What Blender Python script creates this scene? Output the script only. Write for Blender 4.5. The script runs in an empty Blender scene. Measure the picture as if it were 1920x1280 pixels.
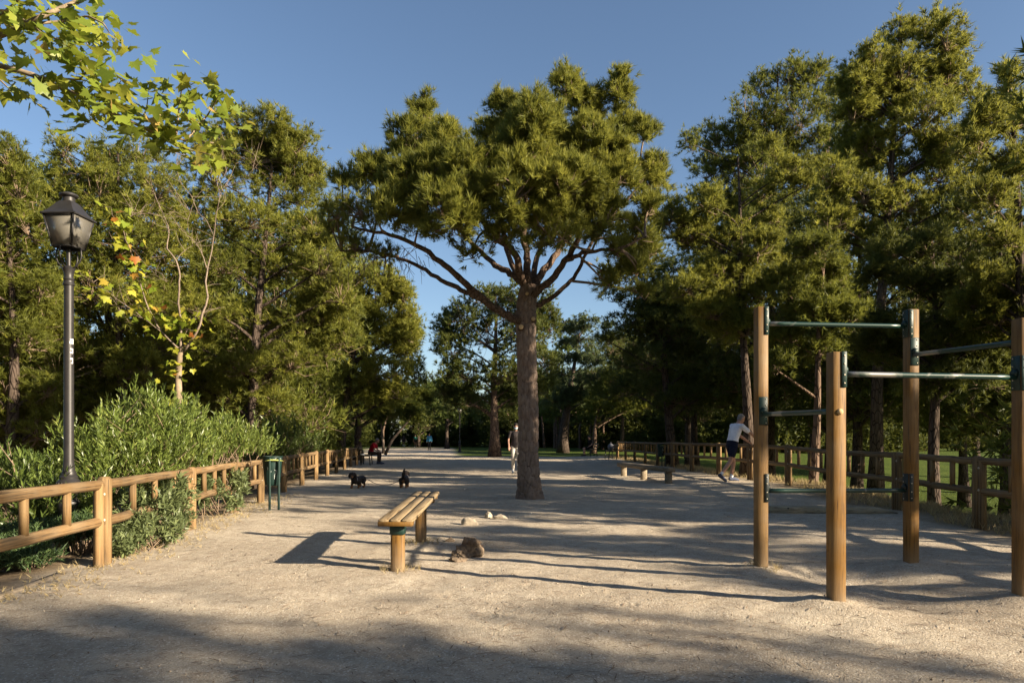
import bpy, bmesh, math
import numpy as np
from mathutils import Vector, Matrix

scene = bpy.context.scene
COL = scene.collection
PI = math.pi
R = math.radians

# ------------------------------------------------------------------ camera
F = 1320.0            # focal length in pixels of the 1920 px photograph
EYE = 1.2
HOR = 822.0
cam_d = bpy.data.cameras.new('camera')
cam_d.sensor_width = 36.0
cam_d.lens = F / 1920 * 36.0
cam_d.shift_y = (HOR - 640.0) / 1920.0
cam_d.clip_start = 0.05
cam_d.clip_end = 1500.0
cam = bpy.data.objects.new('camera', cam_d)
cam.location = (0, 0, EYE)
cam.rotation_euler = (R(90), 0, 0)
COL.objects.link(cam)
scene.camera = cam

# ------------------------------------------------------------------ light
SUN_EL = R(21.0)
SUN_AZ = math.atan2(0.91, -0.41)        # clockwise from +Y: to the right, a little behind the camera
sun_vec = Vector((math.sin(SUN_AZ) * math.cos(SUN_EL), math.cos(SUN_AZ) * math.cos(SUN_EL), math.sin(SUN_EL)))
world = bpy.data.worlds.new('World')
scene.world = world
world.use_nodes = True
wn = world.node_tree.nodes
wl = world.node_tree.links
wn.clear()
sky = wn.new('ShaderNodeTexSky')
sky.sky_type = 'NISHITA'
sky.sun_disc = False
sky.sun_elevation = SUN_EL
sky.sun_rotation = SUN_AZ
sky.altitude = 600.0
sky.air_density = 1.0
sky.dust_density = 1.2
sky.ozone_density = 2.0
bg = wn.new('ShaderNodeBackground')
bg.inputs['Strength'].default_value = 0.052
wo = wn.new('ShaderNodeOutputWorld')
wl.new(sky.outputs['Color'], bg.inputs['Color'])
wl.new(bg.outputs['Background'], wo.inputs['Surface'])
sun_d = bpy.data.lights.new('sun', 'SUN')
sun_d.energy = 5.0
sun_d.angle = R(0.55)
sun_d.color = (1.0, 0.85, 0.64)
sun_o = bpy.data.objects.new('sun', sun_d)
sun_o.rotation_euler = sun_vec.to_track_quat('Z', 'Y').to_euler()
sun_o.location = (20, -10, 30)
COL.objects.link(sun_o)
scene.view_settings.view_transform = 'Standard'
scene.view_settings.look = 'None'
scene.view_settings.gamma = 1.0
scene.view_settings.use_curve_mapping = False
scene.view_settings.exposure = 1.70
scene.render.engine = 'CYCLES'

# ------------------------------------------------------------------ helpers
rng = np.random.default_rng(7)


def P(px, py, d):
    """world point of photograph pixel (px, py) at depth d"""
    return np.array([(px - 960.0) / F * d, d, EYE + (HOR - py) / F * d])


def nrm(v):
    v = np.asarray(v, float)
    return v / np.maximum(np.linalg.norm(v, axis=-1, keepdims=True), 1e-9)


def hash2(ix, iy, seed):
    h = (ix.astype(np.int64) * 374761393 + iy.astype(np.int64) * 668265263 + seed * 1442695041) & 0x7fffffff
    h = ((h ^ (h >> 13)) * 1274126177) & 0x7fffffff
    return ((h ^ (h >> 16)) & 0xffff) / 65535.0


def vnoise(x, y, seed=0):
    x = np.asarray(x, float); y = np.asarray(y, float)
    ix = np.floor(x).astype(np.int64); iy = np.floor(y).astype(np.int64)
    fx = x - ix; fy = y - iy
    fx = fx * fx * (3 - 2 * fx); fy = fy * fy * (3 - 2 * fy)
    a = hash2(ix, iy, seed); b = hash2(ix + 1, iy, seed)
    c = hash2(ix, iy + 1, seed); d = hash2(ix + 1, iy + 1, seed)
    return (a * (1 - fx) + b * fx) * (1 - fy) + (c * (1 - fx) + d * fx) * fy - 0.5


def sstep(a, b, x):
    t = np.clip((np.asarray(x, float) - a) / (b - a), 0, 1)
    return t * t * (3 - 2 * t)


def link(o, parent=None, mat=None):
    COL.objects.link(o)
    if parent is not None:
        o.parent = parent
    if mat is not None and o.data is not None and len(o.data.materials) == 0:
        o.data.materials.append(mat)
    return o


def np_mesh(name, V, faces, smooth=False, tint=None):
    """faces: list of arrays (n,3) / (n,4)"""
    me = bpy.data.meshes.new(name)
    V = np.ascontiguousarray(V, dtype=np.float32)
    faces = [np.asarray(f, dtype=np.int32) for f in faces if len(f)]
    me.vertices.add(len(V))
    me.vertices.foreach_set('co', V.ravel())
    nl = sum(f.size for f in faces)
    nf = sum(len(f) for f in faces)
    me.loops.add(nl)
    me.polygons.add(nf)
    me.loops.foreach_set('vertex_index', np.concatenate([f.ravel() for f in faces]))
    tot = np.concatenate([np.full(len(f), f.shape[1], np.int32) for f in faces])
    start = np.concatenate([[0], np.cumsum(tot)[:-1]]).astype(np.int32)
    me.polygons.foreach_set('loop_start', start)
    me.polygons.foreach_set('loop_total', tot)
    if smooth:
        me.polygons.foreach_set('use_smooth', np.ones(nf, bool))
    if tint is not None:
        a = me.attributes.new('tint', 'FLOAT', 'POINT')
        a.data.foreach_set('value', np.ascontiguousarray(tint, dtype=np.float32))
    me.update(calc_edges=True)
    return me


class MB:
    """collects shapes, links them as one mesh object"""

    def __init__(self):
        self.V = []; self.F3 = []; self.F4 = []; self.n = 0; self.T = []; self.polys = []

    def add(self, V, f3=None, f4=None, tint=0.5):
        V = np.asarray(V, float)
        self.V.append(V)
        self.T.append(np.broadcast_to(np.asarray(tint, float), (len(V),)))
        if f3 is not None and len(f3):
            self.F3.append(np.asarray(f3) + self.n)
        if f4 is not None and len(f4):
            self.F4.append(np.asarray(f4) + self.n)
        self.n += len(V)

    def tube(self, pts, rad, n=8, cap=True, flat=(1.0, 1.0), up=None, rnoise=0.0, tint=0.5):
        pts = np.asarray(pts, float)
        m = len(pts)
        rad = np.broadcast_to(np.asarray(rad, float), (m,))
        tan = np.gradient(pts, axis=0)
        tan = nrm(tan)
        ref = np.array([0, 0, 1.0]) if up is None else np.asarray(up, float)
        if up is None and abs(tan[0] @ ref) > 0.9:
            ref = np.array([0, 1.0, 0])
        a0 = nrm(np.cross(ref, tan[0]))
        A = np.zeros_like(pts); A[0] = a0
        for i in range(1, m):
            v = A[i - 1] - tan[i] * (A[i - 1] @ tan[i])
            A[i] = nrm(v)
        B = np.cross(tan, A)
        th = np.arange(n) / n * 2 * PI
        rr = rad[:, None] * np.ones(n)
        if rnoise:
            rr = rr * (1 + rnoise * (rng.random((m, n)) - 0.5))
        V = pts[:, None, :] + rr[:, :, None] * (np.cos(th)[None, :, None] * A[:, None, :] * flat[0] + np.sin(th)[None, :, None] * B[:, None, :] * flat[1])
        V = V.reshape(-1, 3)
        i = np.arange(m - 1)[:, None]; j = np.arange(n)[None, :]
        f4 = np.stack([i * n + j, i * n + (j + 1) % n, (i + 1) * n + (j + 1) % n, (i + 1) * n + j], -1).reshape(-1, 4)
        f3 = []
        if cap:
            V = np.vstack([V, pts[0], pts[-1]])
            c0 = m * n; c1 = c0 + 1
            jj = np.arange(n)
            f3 = np.vstack([np.stack([(jj + 1) % n, jj, np.full(n, c0)], -1),
                            np.stack([(m - 1) * n + jj, (m - 1) * n + (jj + 1) % n, np.full(n, c1)], -1)])
        self.add(V, f3, f4, tint)
        return self

    def loft(self, rings, cap=True):
        """rings: (m, n, 3)"""
        rings = np.asarray(rings, float)
        m, n, _ = rings.shape
        V = rings.reshape(-1, 3)
        i = np.arange(m - 1)[:, None]; j = np.arange(n)[None, :]
        f4 = np.stack([i * n + j, i * n + (j + 1) % n, (i + 1) * n + (j + 1) % n, (i + 1) * n + j], -1).reshape(-1, 4)
        f3 = []
        if cap:
            V = np.vstack([V, rings[0].mean(0), rings[-1].mean(0)])
            c0 = m * n
            jj = np.arange(n)
            f3 = np.vstack([np.stack([(jj + 1) % n, jj, np.full(n, c0)], -1),
                            np.stack([(m - 1) * n + jj, (m - 1) * n + (jj + 1) % n, np.full(n, c0 + 1)], -1)])
        self.add(V, f3, f4)
        return self

    def lathe(self, prof, n=16, c=(0, 0, 0), flute=None):
        th = np.arange(n) / n * 2 * PI
        rings = []
        for (r, z) in prof:
            rings.append(np.stack([c[0] + r * np.cos(th), c[1] + r * np.sin(th), np.full(n, c[2] + z)], -1))
        return self.loft(np.array(rings))

    def beam(self, p0, p1, w, h, ch=0.012, up=(0, 0, 1)):
        """chamfered rectangular bar: w along side, h along up"""
        p0 = np.asarray(p0, float); p1 = np.asarray(p1, float)
        t = nrm(p1 - p0); u = np.asarray(up, float)
        s = nrm(np.cross(t, u)); u = np.cross(s, t)
        L = np.linalg.norm(p1 - p0)
        e = min(ch, L * 0.2)
        rings = []
        for (d, k) in ((0, ch), (e, 0), (L - e, 0), (L, ch)):
            a = w / 2 - k * 0.7; b = h / 2 - k * 0.7; c = ch
            pr = [(-a + c, -b), (a - c, -b), (a, -b + c), (a, b - c), (a - c, b), (-a + c, b), (-a, b - c), (-a, -b + c)]
            rings.append([p0 + t * d + s * x + u * y for x, y in pr])
        return self.loft(np.array(rings))

    def box(self, c, size, rot=None):
        s = np.asarray(size, float) / 2
        V = np.array([[x, y, z] for z in (-1, 1) for y in (-1, 1) for x in (-1, 1)], float) * s
        if rot is not None:
            V = V @ np.asarray(rot).T
        V = V + np.asarray(c, float)
        f4 = [[0, 2, 3, 1], [4, 5, 7, 6], [0, 1, 5, 4], [2, 6, 7, 3], [0, 4, 6, 2], [1, 3, 7, 5]]
        self.add(V, None, f4)
        return self

    def ball(self, c, r, rot=None, n=12, m=8):
        r = np.broadcast_to(np.asarray(r, float), (3,))
        ph = np.linspace(0, PI, m + 1)[1:-1]
        th = np.arange(n) / n * 2 * PI
        rings = np.stack([np.sin(ph)[:, None] * np.cos(th), np.sin(ph)[:, None] * np.sin(th), np.broadcast_to(np.cos(ph)[:, None], (m - 1, n))], -1)
        V = np.vstack([rings.reshape(-1, 3), [[0, 0, 1], [0, 0, -1]]])
        V = V * r
        if rot is not None:
            V = V @ np.asarray(rot).T
        V = V + np.asarray(c, float)
        i = np.arange(m - 2)[:, None]; j = np.arange(n)[None, :]
        f4 = np.stack([i * n + j, (i + 1) * n + j, (i + 1) * n + (j + 1) % n, i * n + (j + 1) % n], -1).reshape(-1, 4)
        jj = np.arange(n); k = (m - 1) * n
        f3 = np.vstack([np.stack([jj, (jj + 1) % n, np.full(n, k)], -1),
                        np.stack([(m - 2) * n + (jj + 1) % n, (m - 2) * n + jj, np.full(n, k + 1)], -1)])
        self.add(V, f3, f4)
        return self

    def mesh(self, name, smooth=False):
        f = []
        if self.F3: f.append(np.vstack(self.F3))
        if self.F4: f.append(np.vstack(self.F4))
        return np_mesh(name, np.vstack(self.V), f, smooth, np.concatenate(self.T))

    def build(self, name, mat, parent=None, smooth=False):
        o = bpy.data.objects.new(name, self.mesh(name, smooth))
        o.data.materials.append(mat)
        return link(o, parent)


def tag(o, label, cat, group=None, kind=None):
    if label: o['label'] = label
    if cat: o['category'] = cat
    if group: o['group'] = group
    if kind: o['kind'] = kind
    return o


def thing(name, label, cat, loc=(0, 0, 0), rz=0.0, group=None):
    o = bpy.data.objects.new(name, None)
    o.empty_display_size = 0.2
    o.location = loc
    o.rotation_euler = (0, 0, rz)
    COL.objects.link(o)
    return tag(o, label, cat, group)


def copy_tree(o, parent=None):
    c = o.copy()
    COL.objects.link(c)
    if parent is not None:
        c.parent = parent
    for ch in [x for x in COL.objects if x.parent == o]:
        copy_tree(ch, c)
    return c


def shade_auto(o, ang=40):
    me = o.data
    me.polygons.foreach_set('use_smooth', np.ones(len(me.polygons), bool))
    me.set_sharp_from_angle(angle=R(ang))
    return o


# ------------------------------------------------------------------ materials
class NT:
    def __init__(self, name):
        self.m = bpy.data.materials.new(name)
        self.m.use_nodes = True
        self.t = self.m.node_tree
        self.t.nodes.clear()
        self.out = self.n('ShaderNodeOutputMaterial')

    def n(self, typ, **kw):
        o = self.t.nodes.new(typ)
        for k, v in kw.items():
            if k in o.inputs.keys():
                o.inputs[k].default_value = v
            else:
                setattr(o, k.lstrip('_'), v)
        return o

    def l(self, a, b):
        self.t.links.new(a, b)

    def coord(self, scale=(1, 1, 1), kind='Object', rot=(0, 0, 0)):
        c = self.n('ShaderNodeTexCoord')
        m = self.n('ShaderNodeMapping')
        m.inputs['Scale'].default_value = scale
        m.inputs['Rotation'].default_value = rot
        self.l(c.outputs[kind], m.inputs['Vector'])
        return m.outputs['Vector']

    def noise(self, vec, scale, detail=4.0, rough=0.55, dist=0.0):
        t = self.n('ShaderNodeTexNoise')
        t.inputs['Scale'].default_value = scale
        t.inputs['Detail'].default_value = detail
        t.inputs['Roughness'].default_value = rough
        t.inputs['Distortion'].default_value = dist
        self.l(vec, t.inputs['Vector'])
        return t.outputs['Fac']

    def voro(self, vec, scale, feature='F1', out='Distance', rnd=1.0):
        t = self.n('ShaderNodeTexVoronoi')
        t.feature = feature
        t.inputs['Scale'].default_value = scale
        t.inputs['Randomness'].default_value = rnd
        self.l(vec, t.inputs['Vector'])
        return t.outputs[out]

    def ramp(self, fac, stops):
        r = self.n('ShaderNodeValToRGB')
        e = r.color_ramp.elements
        while len(e) < len(stops):
            e.new(0.5)
        for el, (p, c) in zip(e, stops):
            el.position = p
            el.color = (c[0], c[1], c[2], 1) if not isinstance(c, (int, float)) else (c, c, c, 1)
        self.l(fac, r.inputs['Fac'])
        return r.outputs['Color']

    def mix(self, fac, a, b, mode='MIX'):
        m = self.n('ShaderNodeMix')
        m.data_type = 'RGBA'
        m.blend_type = mode
        for src, idx in ((fac, 0), (a, 6), (b, 7)):
            if isinstance(src, (int, float)):
                m.inputs[idx].default_value = src
            elif isinstance(src, tuple):
                m.inputs[idx].default_value = (*src, 1)
            else:
                self.l(src, m.inputs[idx])
        return m.outputs[2]

    def math(self, op, a, b=None):
        m = self.n('ShaderNodeMath')
        m.operation = op
        for i, s in enumerate((a, b)):
            if s is None: continue
            if isinstance(s, (int, float)):
                m.inputs[i].default_value = s
            else:
                self.l(s, m.inputs[i])
        return m.outputs[0]

    def bump(self, h, strength, dist, prev=None):
        b = self.n('ShaderNodeBump')
        b.inputs['Strength'].default_value = strength
        b.inputs['Distance'].default_value = dist
        self.l(h, b.inputs['Height'])
        if prev is not None:
            self.l(prev, b.inputs['Normal'])
        return b.outputs['Normal']

    def attr(self, name):
        a = self.n('ShaderNodeAttribute')
        a.attribute_name = name
        return a

    def pbr(self, color, rough=0.7, metal=0.0, spec=0.3, normal=None):
        p = self.n('ShaderNodeBsdfPrincipled')
        if isinstance(color, tuple):
            p.inputs['Base Color'].default_value = (*color, 1)
        else:
            self.l(color, p.inputs['Base Color'])
        if isinstance(rough, (int, float)):
            p.inputs['Roughness'].default_value = rough
        else:
            self.l(rough, p.inputs['Roughness'])
        p.inputs['Metallic'].default_value = metal
        p.inputs['Specular IOR Level'].default_value = spec
        if normal is not None:
            self.l(normal, p.inputs['Normal'])
        self.l(p.outputs['BSDF'], self.out.inputs['Surface'])
        return p


def mat_leaf(name, dark, mid, light, transl=0.3, rough=0.55, spec=0.25):
    n = NT(name)
    t = n.attr('tint').outputs['Fac']
    c = n.ramp(t, [(0.0, dark), (0.55, mid), (1.0, light)])
    oi = n.n('ShaderNodeObjectInfo').outputs['Random']
    p = n.pbr(c, rough, 0, spec)
    tr = n.n('ShaderNodeBsdfTranslucent')
    tc = n.mix(0.5, c, light)
    n.l(tc, tr.inputs['Color'])
    mx = n.n('ShaderNodeMixShader')
    mx.inputs[0].default_value = transl
    n.l(p.outputs['BSDF'], mx.inputs[1])
    n.l(tr.outputs['BSDF'], mx.inputs[2])
    n.l(mx.outputs[0], n.out.inputs['Surface'])
    return n.m


def mat_bark(name, c0, c1, c2, sx=9.0, sz=2.6, bump=0.8):
    n = NT(name)
    v = n.coord((1, 1, sz / sx))
    nz = n.noise(v, sx * 0.9, 6, 0.65, 0.6)
    vo = n.voro(v, sx, 'DISTANCE_TO_EDGE')
    vo2 = n.math('MULTIPLY', vo, 3.5)
    f = n.noise(n.coord(), 35, 5, 0.7)
    h = n.math('ADD', n.math('MINIMUM', vo2, 0.6), n.math('MULTIPLY', nz, 0.6))
    c = n.mix(n.ramp(nz, [(0.3, 0.0), (0.7, 1.0)]), c0, c1)
    c = n.mix(n.ramp(vo2, [(0.05, 1.0), (0.35, 0.0)]), c, c2)
    c = n.mix(0.35, c, n.ramp(f, [(0.3, 0.25), (0.7, 1.0)]), 'MULTIPLY')
    nm = n.bump(h, bump, 0.03)
    nm = n.bump(f, 0.5, 0.008, nm)
    n.pbr(c, 0.92, 0, 0.1, nm)
    return n.m


def mat_wood(name, c0, c1, c2, axis='Z', scale=1.0, bump=0.35, rough=0.75, dust=None):
    n = NT(name)
    s = {'Z': (26, 26, 1.1), 'Y': (26, 1.1, 26), 'X': (1.1, 26, 26)}[axis]
    v = n.coord(tuple(k * scale for k in s))
    g = n.noise(v, 1.0, 6, 0.62, 0.8)
    s2 = {'Z': (60, 60, 1.6), 'Y': (60, 1.6, 60), 'X': (1.6, 60, 60)}[axis]
    g2 = n.noise(n.coord(tuple(k * scale for k in s2)), 1.0, 3, 0.6, 0.3)
    big = n.noise(n.coord(), 2.3, 4, 0.6)
    c = n.ramp(g, [(0.34, c2), (0.46, c0), (0.66, c1)])
    c = n.mix(n.ramp(g2, [(0.32, 0.85), (0.43, 0.0)]), c, c2)
    c = n.mix(n.ramp(big, [(0.40, 0.0), (0.66, 0.65)]), c, n.mix(0.55, c, (0.20, 0.165, 0.115)))
    rnd = n.n('ShaderNodeObjectInfo').outputs['Random']
    c = n.mix(1.0, c, n.ramp(rnd, [(0, 0.78), (1, 1.12)]), 'MULTIPLY')
    if dust is not None:
        geo = n.n('ShaderNodeNewGeometry')
        sp = n.n('ShaderNodeSeparateXYZ')
        n.l(geo.outputs['Position'], sp.inputs[0])
        z = n.math('ADD', sp.outputs['Z'], n.math('MULTIPLY', n.noise(n.coord((14, 14, 3)), 1.0, 4), 0.25))
        c = n.mix(n.ramp(z, [(0.06, 0.7), (0.38, 0.0)]), c, dust)
    h = n.math('ADD', g, n.math('MULTIPLY', g2, 0.6))
    n.pbr(c, rough, 0, 0.2, n.bump(h, bump, 0.006))
    return n.m


def mat_simple(name, color, rough=0.6, metal=0.0, spec=0.3, vary=0.15, scale=14.0, bump=0.1):
    n = NT(name)
    v = n.coord()
    f = n.noise(v, scale, 5, 0.6)
    c = n.mix(n.ramp(f, [(0.35, 0.0), (0.7, 1.0)]), tuple(k * (1 - vary) for k in color), tuple(min(1, k * (1 + vary)) for k in color))
    f2 = n.noise(v, scale * 6, 3, 0.6)
    n.pbr(c, n.math('ADD', n.math('MULTIPLY', f, 0.15), rough - 0.07), metal, spec, n.bump(f2, bump, 0.004))
    return n.m


M = {}
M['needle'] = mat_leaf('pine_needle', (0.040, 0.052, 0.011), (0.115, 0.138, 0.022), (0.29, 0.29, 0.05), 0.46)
M['needle_lit'] = mat_leaf('pine_needle_sunlit', (0.050, 0.063, 0.013), (0.155, 0.172, 0.026), (0.37, 0.35, 0.065), 0.48)  # needle colour brightened to stand in for sunlit foliage
M['needle_dark'] = mat_leaf('pine_needle_shaded', (0.030, 0.043, 0.012), (0.080, 0.100, 0.021), (0.21, 0.215, 0.042), 0.40)  # same needles, colour darkened to stand in for shaded foliage
M['cedar'] = mat_leaf('cedar_needle', (0.03, 0.045, 0.02), (0.075, 0.10, 0.035), (0.14, 0.16, 0.05), 0.2)
M['broad'] = mat_leaf('broad_leaf', (0.03, 0.05, 0.012), (0.09, 0.12, 0.025), (0.19, 0.22, 0.045), 0.4)
M['plane_leaf'] = mat_leaf('plane_leaf', (0.07, 0.11, 0.014), (0.19, 0.24, 0.028), (0.42, 0.40, 0.06), 0.42, 0.45, 0.35)
M['yellow_leaf'] = mat_leaf('yellowing_leaf', (0.14, 0.16, 0.02), (0.34, 0.29, 0.03), (0.42, 0.18, 0.04), 0.42, 0.5)
M['shrub'] = mat_leaf('shrub_leaf', (0.05, 0.08, 0.02), (0.135, 0.18, 0.036), (0.30, 0.33, 0.085), 0.3, 0.38, 0.4)
M['shrub_grey'] = mat_leaf('low_shrub_leaf', (0.05, 0.07, 0.03), (0.12, 0.15, 0.06), (0.21, 0.24, 0.09), 0.25, 0.45, 0.3)
M['juniper'] = mat_leaf('juniper_leaf', (0.02, 0.04, 0.018), (0.05, 0.085, 0.03), (0.10, 0.14, 0.04), 0.2)
M['grass'] = mat_leaf('lawn_grass', (0.05, 0.08, 0.015), (0.10, 0.15, 0.025), (0.18, 0.21, 0.05), 0.3)
M['straw'] = mat_leaf('dry_grass', (0.20, 0.15, 0.07), (0.36, 0.28, 0.14), (0.50, 0.41, 0.22), 0.3)
M['bark'] = mat_bark('pine_bark', (0.13, 0.085, 0.060), (0.22, 0.155, 0.112), (0.045, 0.028, 0.02))
M['bark_dark'] = mat_bark('shaded_bark', (0.065, 0.048, 0.038), (0.12, 0.09, 0.07), (0.025, 0.018, 0.014), 11, 3)  # bark colour darkened for the shade on the trunks
M['bark_limb'] = mat_bark('limb_bark', (0.105, 0.070, 0.050), (0.175, 0.12, 0.085), (0.05, 0.033, 0.023), 16, 7, 0.5)
M['twig'] = mat_simple('twig_bark', (0.20, 0.145, 0.10), 0.9, 0, 0.1, 0.3, 30)
M['deadwood'] = mat_simple('bare_branch_bark', (0.20, 0.155, 0.12), 0.9, 0, 0.1, 0.25, 30)
M['plane_bark'] = mat_simple('plane_bark', (0.22, 0.17, 0.115), 0.85, 0, 0.15, 0.35, 9)
M['cut'] = mat_simple('cut_wood', (0.48, 0.34, 0.18), 0.8, 0, 0.2, 0.15, 30)
M['fence'] = mat_wood('fence_wood_upright', (0.165, 0.096, 0.038), (0.235, 0.150, 0.066), (0.035, 0.021, 0.011), 'Z', 1.0, 0.5)
M['fence_rail'] = mat_wood('fence_wood_rail', (0.155, 0.092, 0.040), (0.235, 0.155, 0.075), (0.035, 0.022, 0.012), 'Y', 1.0, 0.5)
M['post'] = mat_wood('treated_post', (0.140, 0.069, 0.014), (0.190, 0.102, 0.024), (0.060, 0.030, 0.009), 'Z', 2.2, 0.25, 0.6, (0.26, 0.20, 0.135))
M['plank'] = mat_wood('weathered_plank', (0.19, 0.135, 0.073), (0.26, 0.195, 0.115), (0.06, 0.04, 0.022), 'Y', 1.0, 0.4)
M['log'] = mat_wood('grey_timber', (0.24, 0.19, 0.13), (0.33, 0.27, 0.19), (0.09, 0.07, 0.05), 'Y', 1.0, 0.4)
M['board'] = mat_wood('edge_board', (0.30, 0.26, 0.18), (0.40, 0.34, 0.24), (0.13, 0.10, 0.07), 'X', 1.0, 0.4)
M['green_steel'] = mat_simple('green_paint', (0.006, 0.024, 0.020), 0.48, 0, 0.35, 0.3, 20)
M['black_steel'] = mat_simple('dark_plate_paint', (0.007, 0.013, 0.013), 0.5, 0, 0.35, 0.3, 20)
M['iron'] = mat_simple('lamp_iron', (0.026, 0.024, 0.024), 0.45, 0.2, 0.4, 0.15, 10)
M['bolt'] = mat_simple('bolt_zinc', (0.42, 0.37, 0.28), 0.5, 0.3, 0.4)
M['white'] = mat_simple('white_sticker', (0.8, 0.8, 0.78), 0.6)
M['scribble'] = mat_simple('pale_scribble', (0.5, 0.55, 0.52), 0.6)
M['yellow_mark'] = mat_simple('yellow_tape', (0.26, 0.29, 0.08), 0.6)
M['rock'] = mat_simple('rock', (0.40, 0.34, 0.26), 0.95, 0, 0.1, 0.35, 12, 0.8)
M['clod'] = mat_simple('dirt_clod', (0.16, 0.122, 0.088), 0.97, 0, 0.05, 0.4, 22, 1.0)
M['kerb'] = mat_simple('concrete_kerb', (0.22, 0.18, 0.135), 0.95, 0, 0.1, 0.3, 9, 0.8)
n_ = NT('worn_bar')
v_ = n_.coord()
f_ = n_.noise(v_, 2.2, 4, 0.6, 0.4)
w_ = n_.ramp(f_, [(0.53, 0.0), (0.60, 1.0)])
p_ = n_.pbr(n_.mix(w_, (0.008, 0.032, 0.025), (0.34, 0.33, 0.30)), 0.36, 0, 0.5, n_.bump(n_.noise(v_, 60, 3), 0.08, 0.002))
n_.l(n_.math('MULTIPLY', w_, 0.8), p_.inputs['Metallic'])
M['bar'] = n_.m
n_ = NT('lamp_glass')
p_ = n_.pbr((0.15, 0.14, 0.12), 0.3, 0, 0.5)
p_.inputs['Transmission Weight'].default_value = 0.15
p_.inputs['Alpha'].default_value = 0.88
M['glass'] = n_.m


def mat_cloth(name, c, vary=0.12):
    n = NT(name)
    v = n.coord()
    f = n.noise(v, 7, 4, 0.6, 0.5)
    col = n.mix(n.ramp(f, [(0.35, 0.0), (0.65, 1.0)]), tuple(k * (1 - vary) for k in c), tuple(min(1, k * (1 + vary)) for k in c))
    n.pbr(col, 0.9, 0, 0.15, n.bump(n.noise(v, 11, 4, 0.55, 1.2), 0.5, 0.02))
    return n.m


M['skin'] = mat_simple('skin', (0.42, 0.235, 0.165), 0.55, 0, 0.35, 0.08, 20, 0.03)
M['skin_dark'] = mat_simple('tanned_skin', (0.34, 0.18, 0.12), 0.55, 0, 0.35, 0.08, 20, 0.03)
for k_, c_ in dict(white_shirt=(0.74, 0.75, 0.83), navy=(0.012, 0.014, 0.03), charcoal=(0.05, 0.042, 0.042), trousers=(0.52, 0.49, 0.44),
                   red=(0.42, 0.015, 0.025), dark=(0.014, 0.014, 0.016), black=(0.010, 0.010, 0.012), teal=(0.03, 0.16, 0.13), blue=(0.05, 0.18, 0.28),
                   brown=(0.06, 0.04, 0.03), mask=(0.62, 0.78, 0.86), shoe_white=(0.7, 0.7, 0.7), shoe_blue=(0.06, 0.07, 0.11), grey_bag=(0.16, 0.16, 0.18)).items():
    M[k_] = mat_cloth(k_, c_)
M['hair_dark'] = mat_simple('dark_hair', (0.018, 0.013, 0.010), 0.6, 0, 0.3, 0.3, 60, 0.5)
M['hair_grey'] = mat_simple('grey_hair', (0.22, 0.20, 0.19), 0.7, 0, 0.3, 0.3, 60, 0.5)
M['sole'] = mat_simple('sole', (0.05, 0.03, 0.03), 0.8)

# ------------------------------------------------------------------ terrain
RF = np.array([(4.4, 6.15), (6.9, 6.2), (9.5, 6.28), (11.8, 6.44), (14.3, 6.56), (16.8, 6.58), (18.9, 6.38), (21.2, 6.22), (23.7, 6.05), (26.2, 5.97),
               (28.7, 5.93), (31.2, 5.90), (33.7, 5.87), (36.2, 5.84), (38.7, 5.81)])
LF = np.array([(4.1, -3.62), (6.8, -3.94), (9.43, -4.3), (11.5, -4.55), (13.4, -4.78), (15.8, -5.12), (18.1, -5.40), (20.4, -5.68), (22.7, -5.96),
               (25.0, -6.24), (27.4, -6.52), (29.8, -6.82), (32.2, -7.10), (34.6, -7.40)])


def XL(y): return -3.94 - 0.125 * (np.asarray(y, float) - 6.8)
def XR(y): return np.interp(y, RF[:, 0], RF[:, 1])


EX_BL = np.array([2.315, 6.55]); EX_BR = np.array([3.785, 6.68]); EX_FL = np.array([2.37, 5.15]); EX_FR = np.array([3.835, 5.29])


def terrain(x, y, fine=True):
    x = np.asarray(x, float); y = np.asarray(y, float)
    z = -1.5 * sstep(XR(y) + 0.5, XR(y) + 6.5, x) * sstep(60, 30, y)
    z = z - 0.55 * sstep(XL(y) - 0.3, XL(y) - 3.5, x) * sstep(40, 25, y)
    z = z + 0.05 * vnoise(x * 0.45, y * 0.45, 1) * sstep(2, 6, np.hypot(x, y - 1))
    z = z + 0.10 * sstep(3.2, 5.6, x) * sstep(12.5, 17.5, y) * sstep(XR(y) + 3, XR(y) + 1, x) * sstep(60, 45, y)
    if fine:
        z = z + 0.020 * vnoise(x * 1.7, y * 1.7, 2) + 0.014 * vnoise(x * 4.5, y * 4.5, 3) + 0.007 * vnoise(x * 11, y * 11, 4)
        rough = np.exp(-(((x - 2.9) / 1.6) ** 2 + ((y - 5.4) / 1.9) ** 2)) + 0.35
        z = z + rough * (0.022 * vnoise(x * 6.3, y * 6.3, 5) + 0.014 * np.minimum(vnoise(x * 14, y * 14, 6), 0.1))
    for p in (EX_BL, EX_BR, EX_FL, EX_FR):
        r2 = (x - p[0]) ** 2 + (y - p[1]) ** 2
        z = z + 0.055 * np.exp(-r2 / 0.09)
    for (cx, cy, rx, ry, dep) in ((3.05, 6.35, 0.55, 0.33, 0.13), (3.0, 5.35, 0.55, 0.35, 0.08), (3.0, 7.3, 0.6, 0.3, 0.05)):
        z = z - dep * np.exp(-(((x - cx) / rx) ** 2 + ((y - cy) / ry) ** 2))
    z = z + 0.05 * np.exp(-((x + 1.03) ** 2 + (y - 7.95) ** 2) / 0.12)
    return z


def gz(x, y):
    return float(terrain(np.array([x]), np.array([y]))[0])


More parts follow.
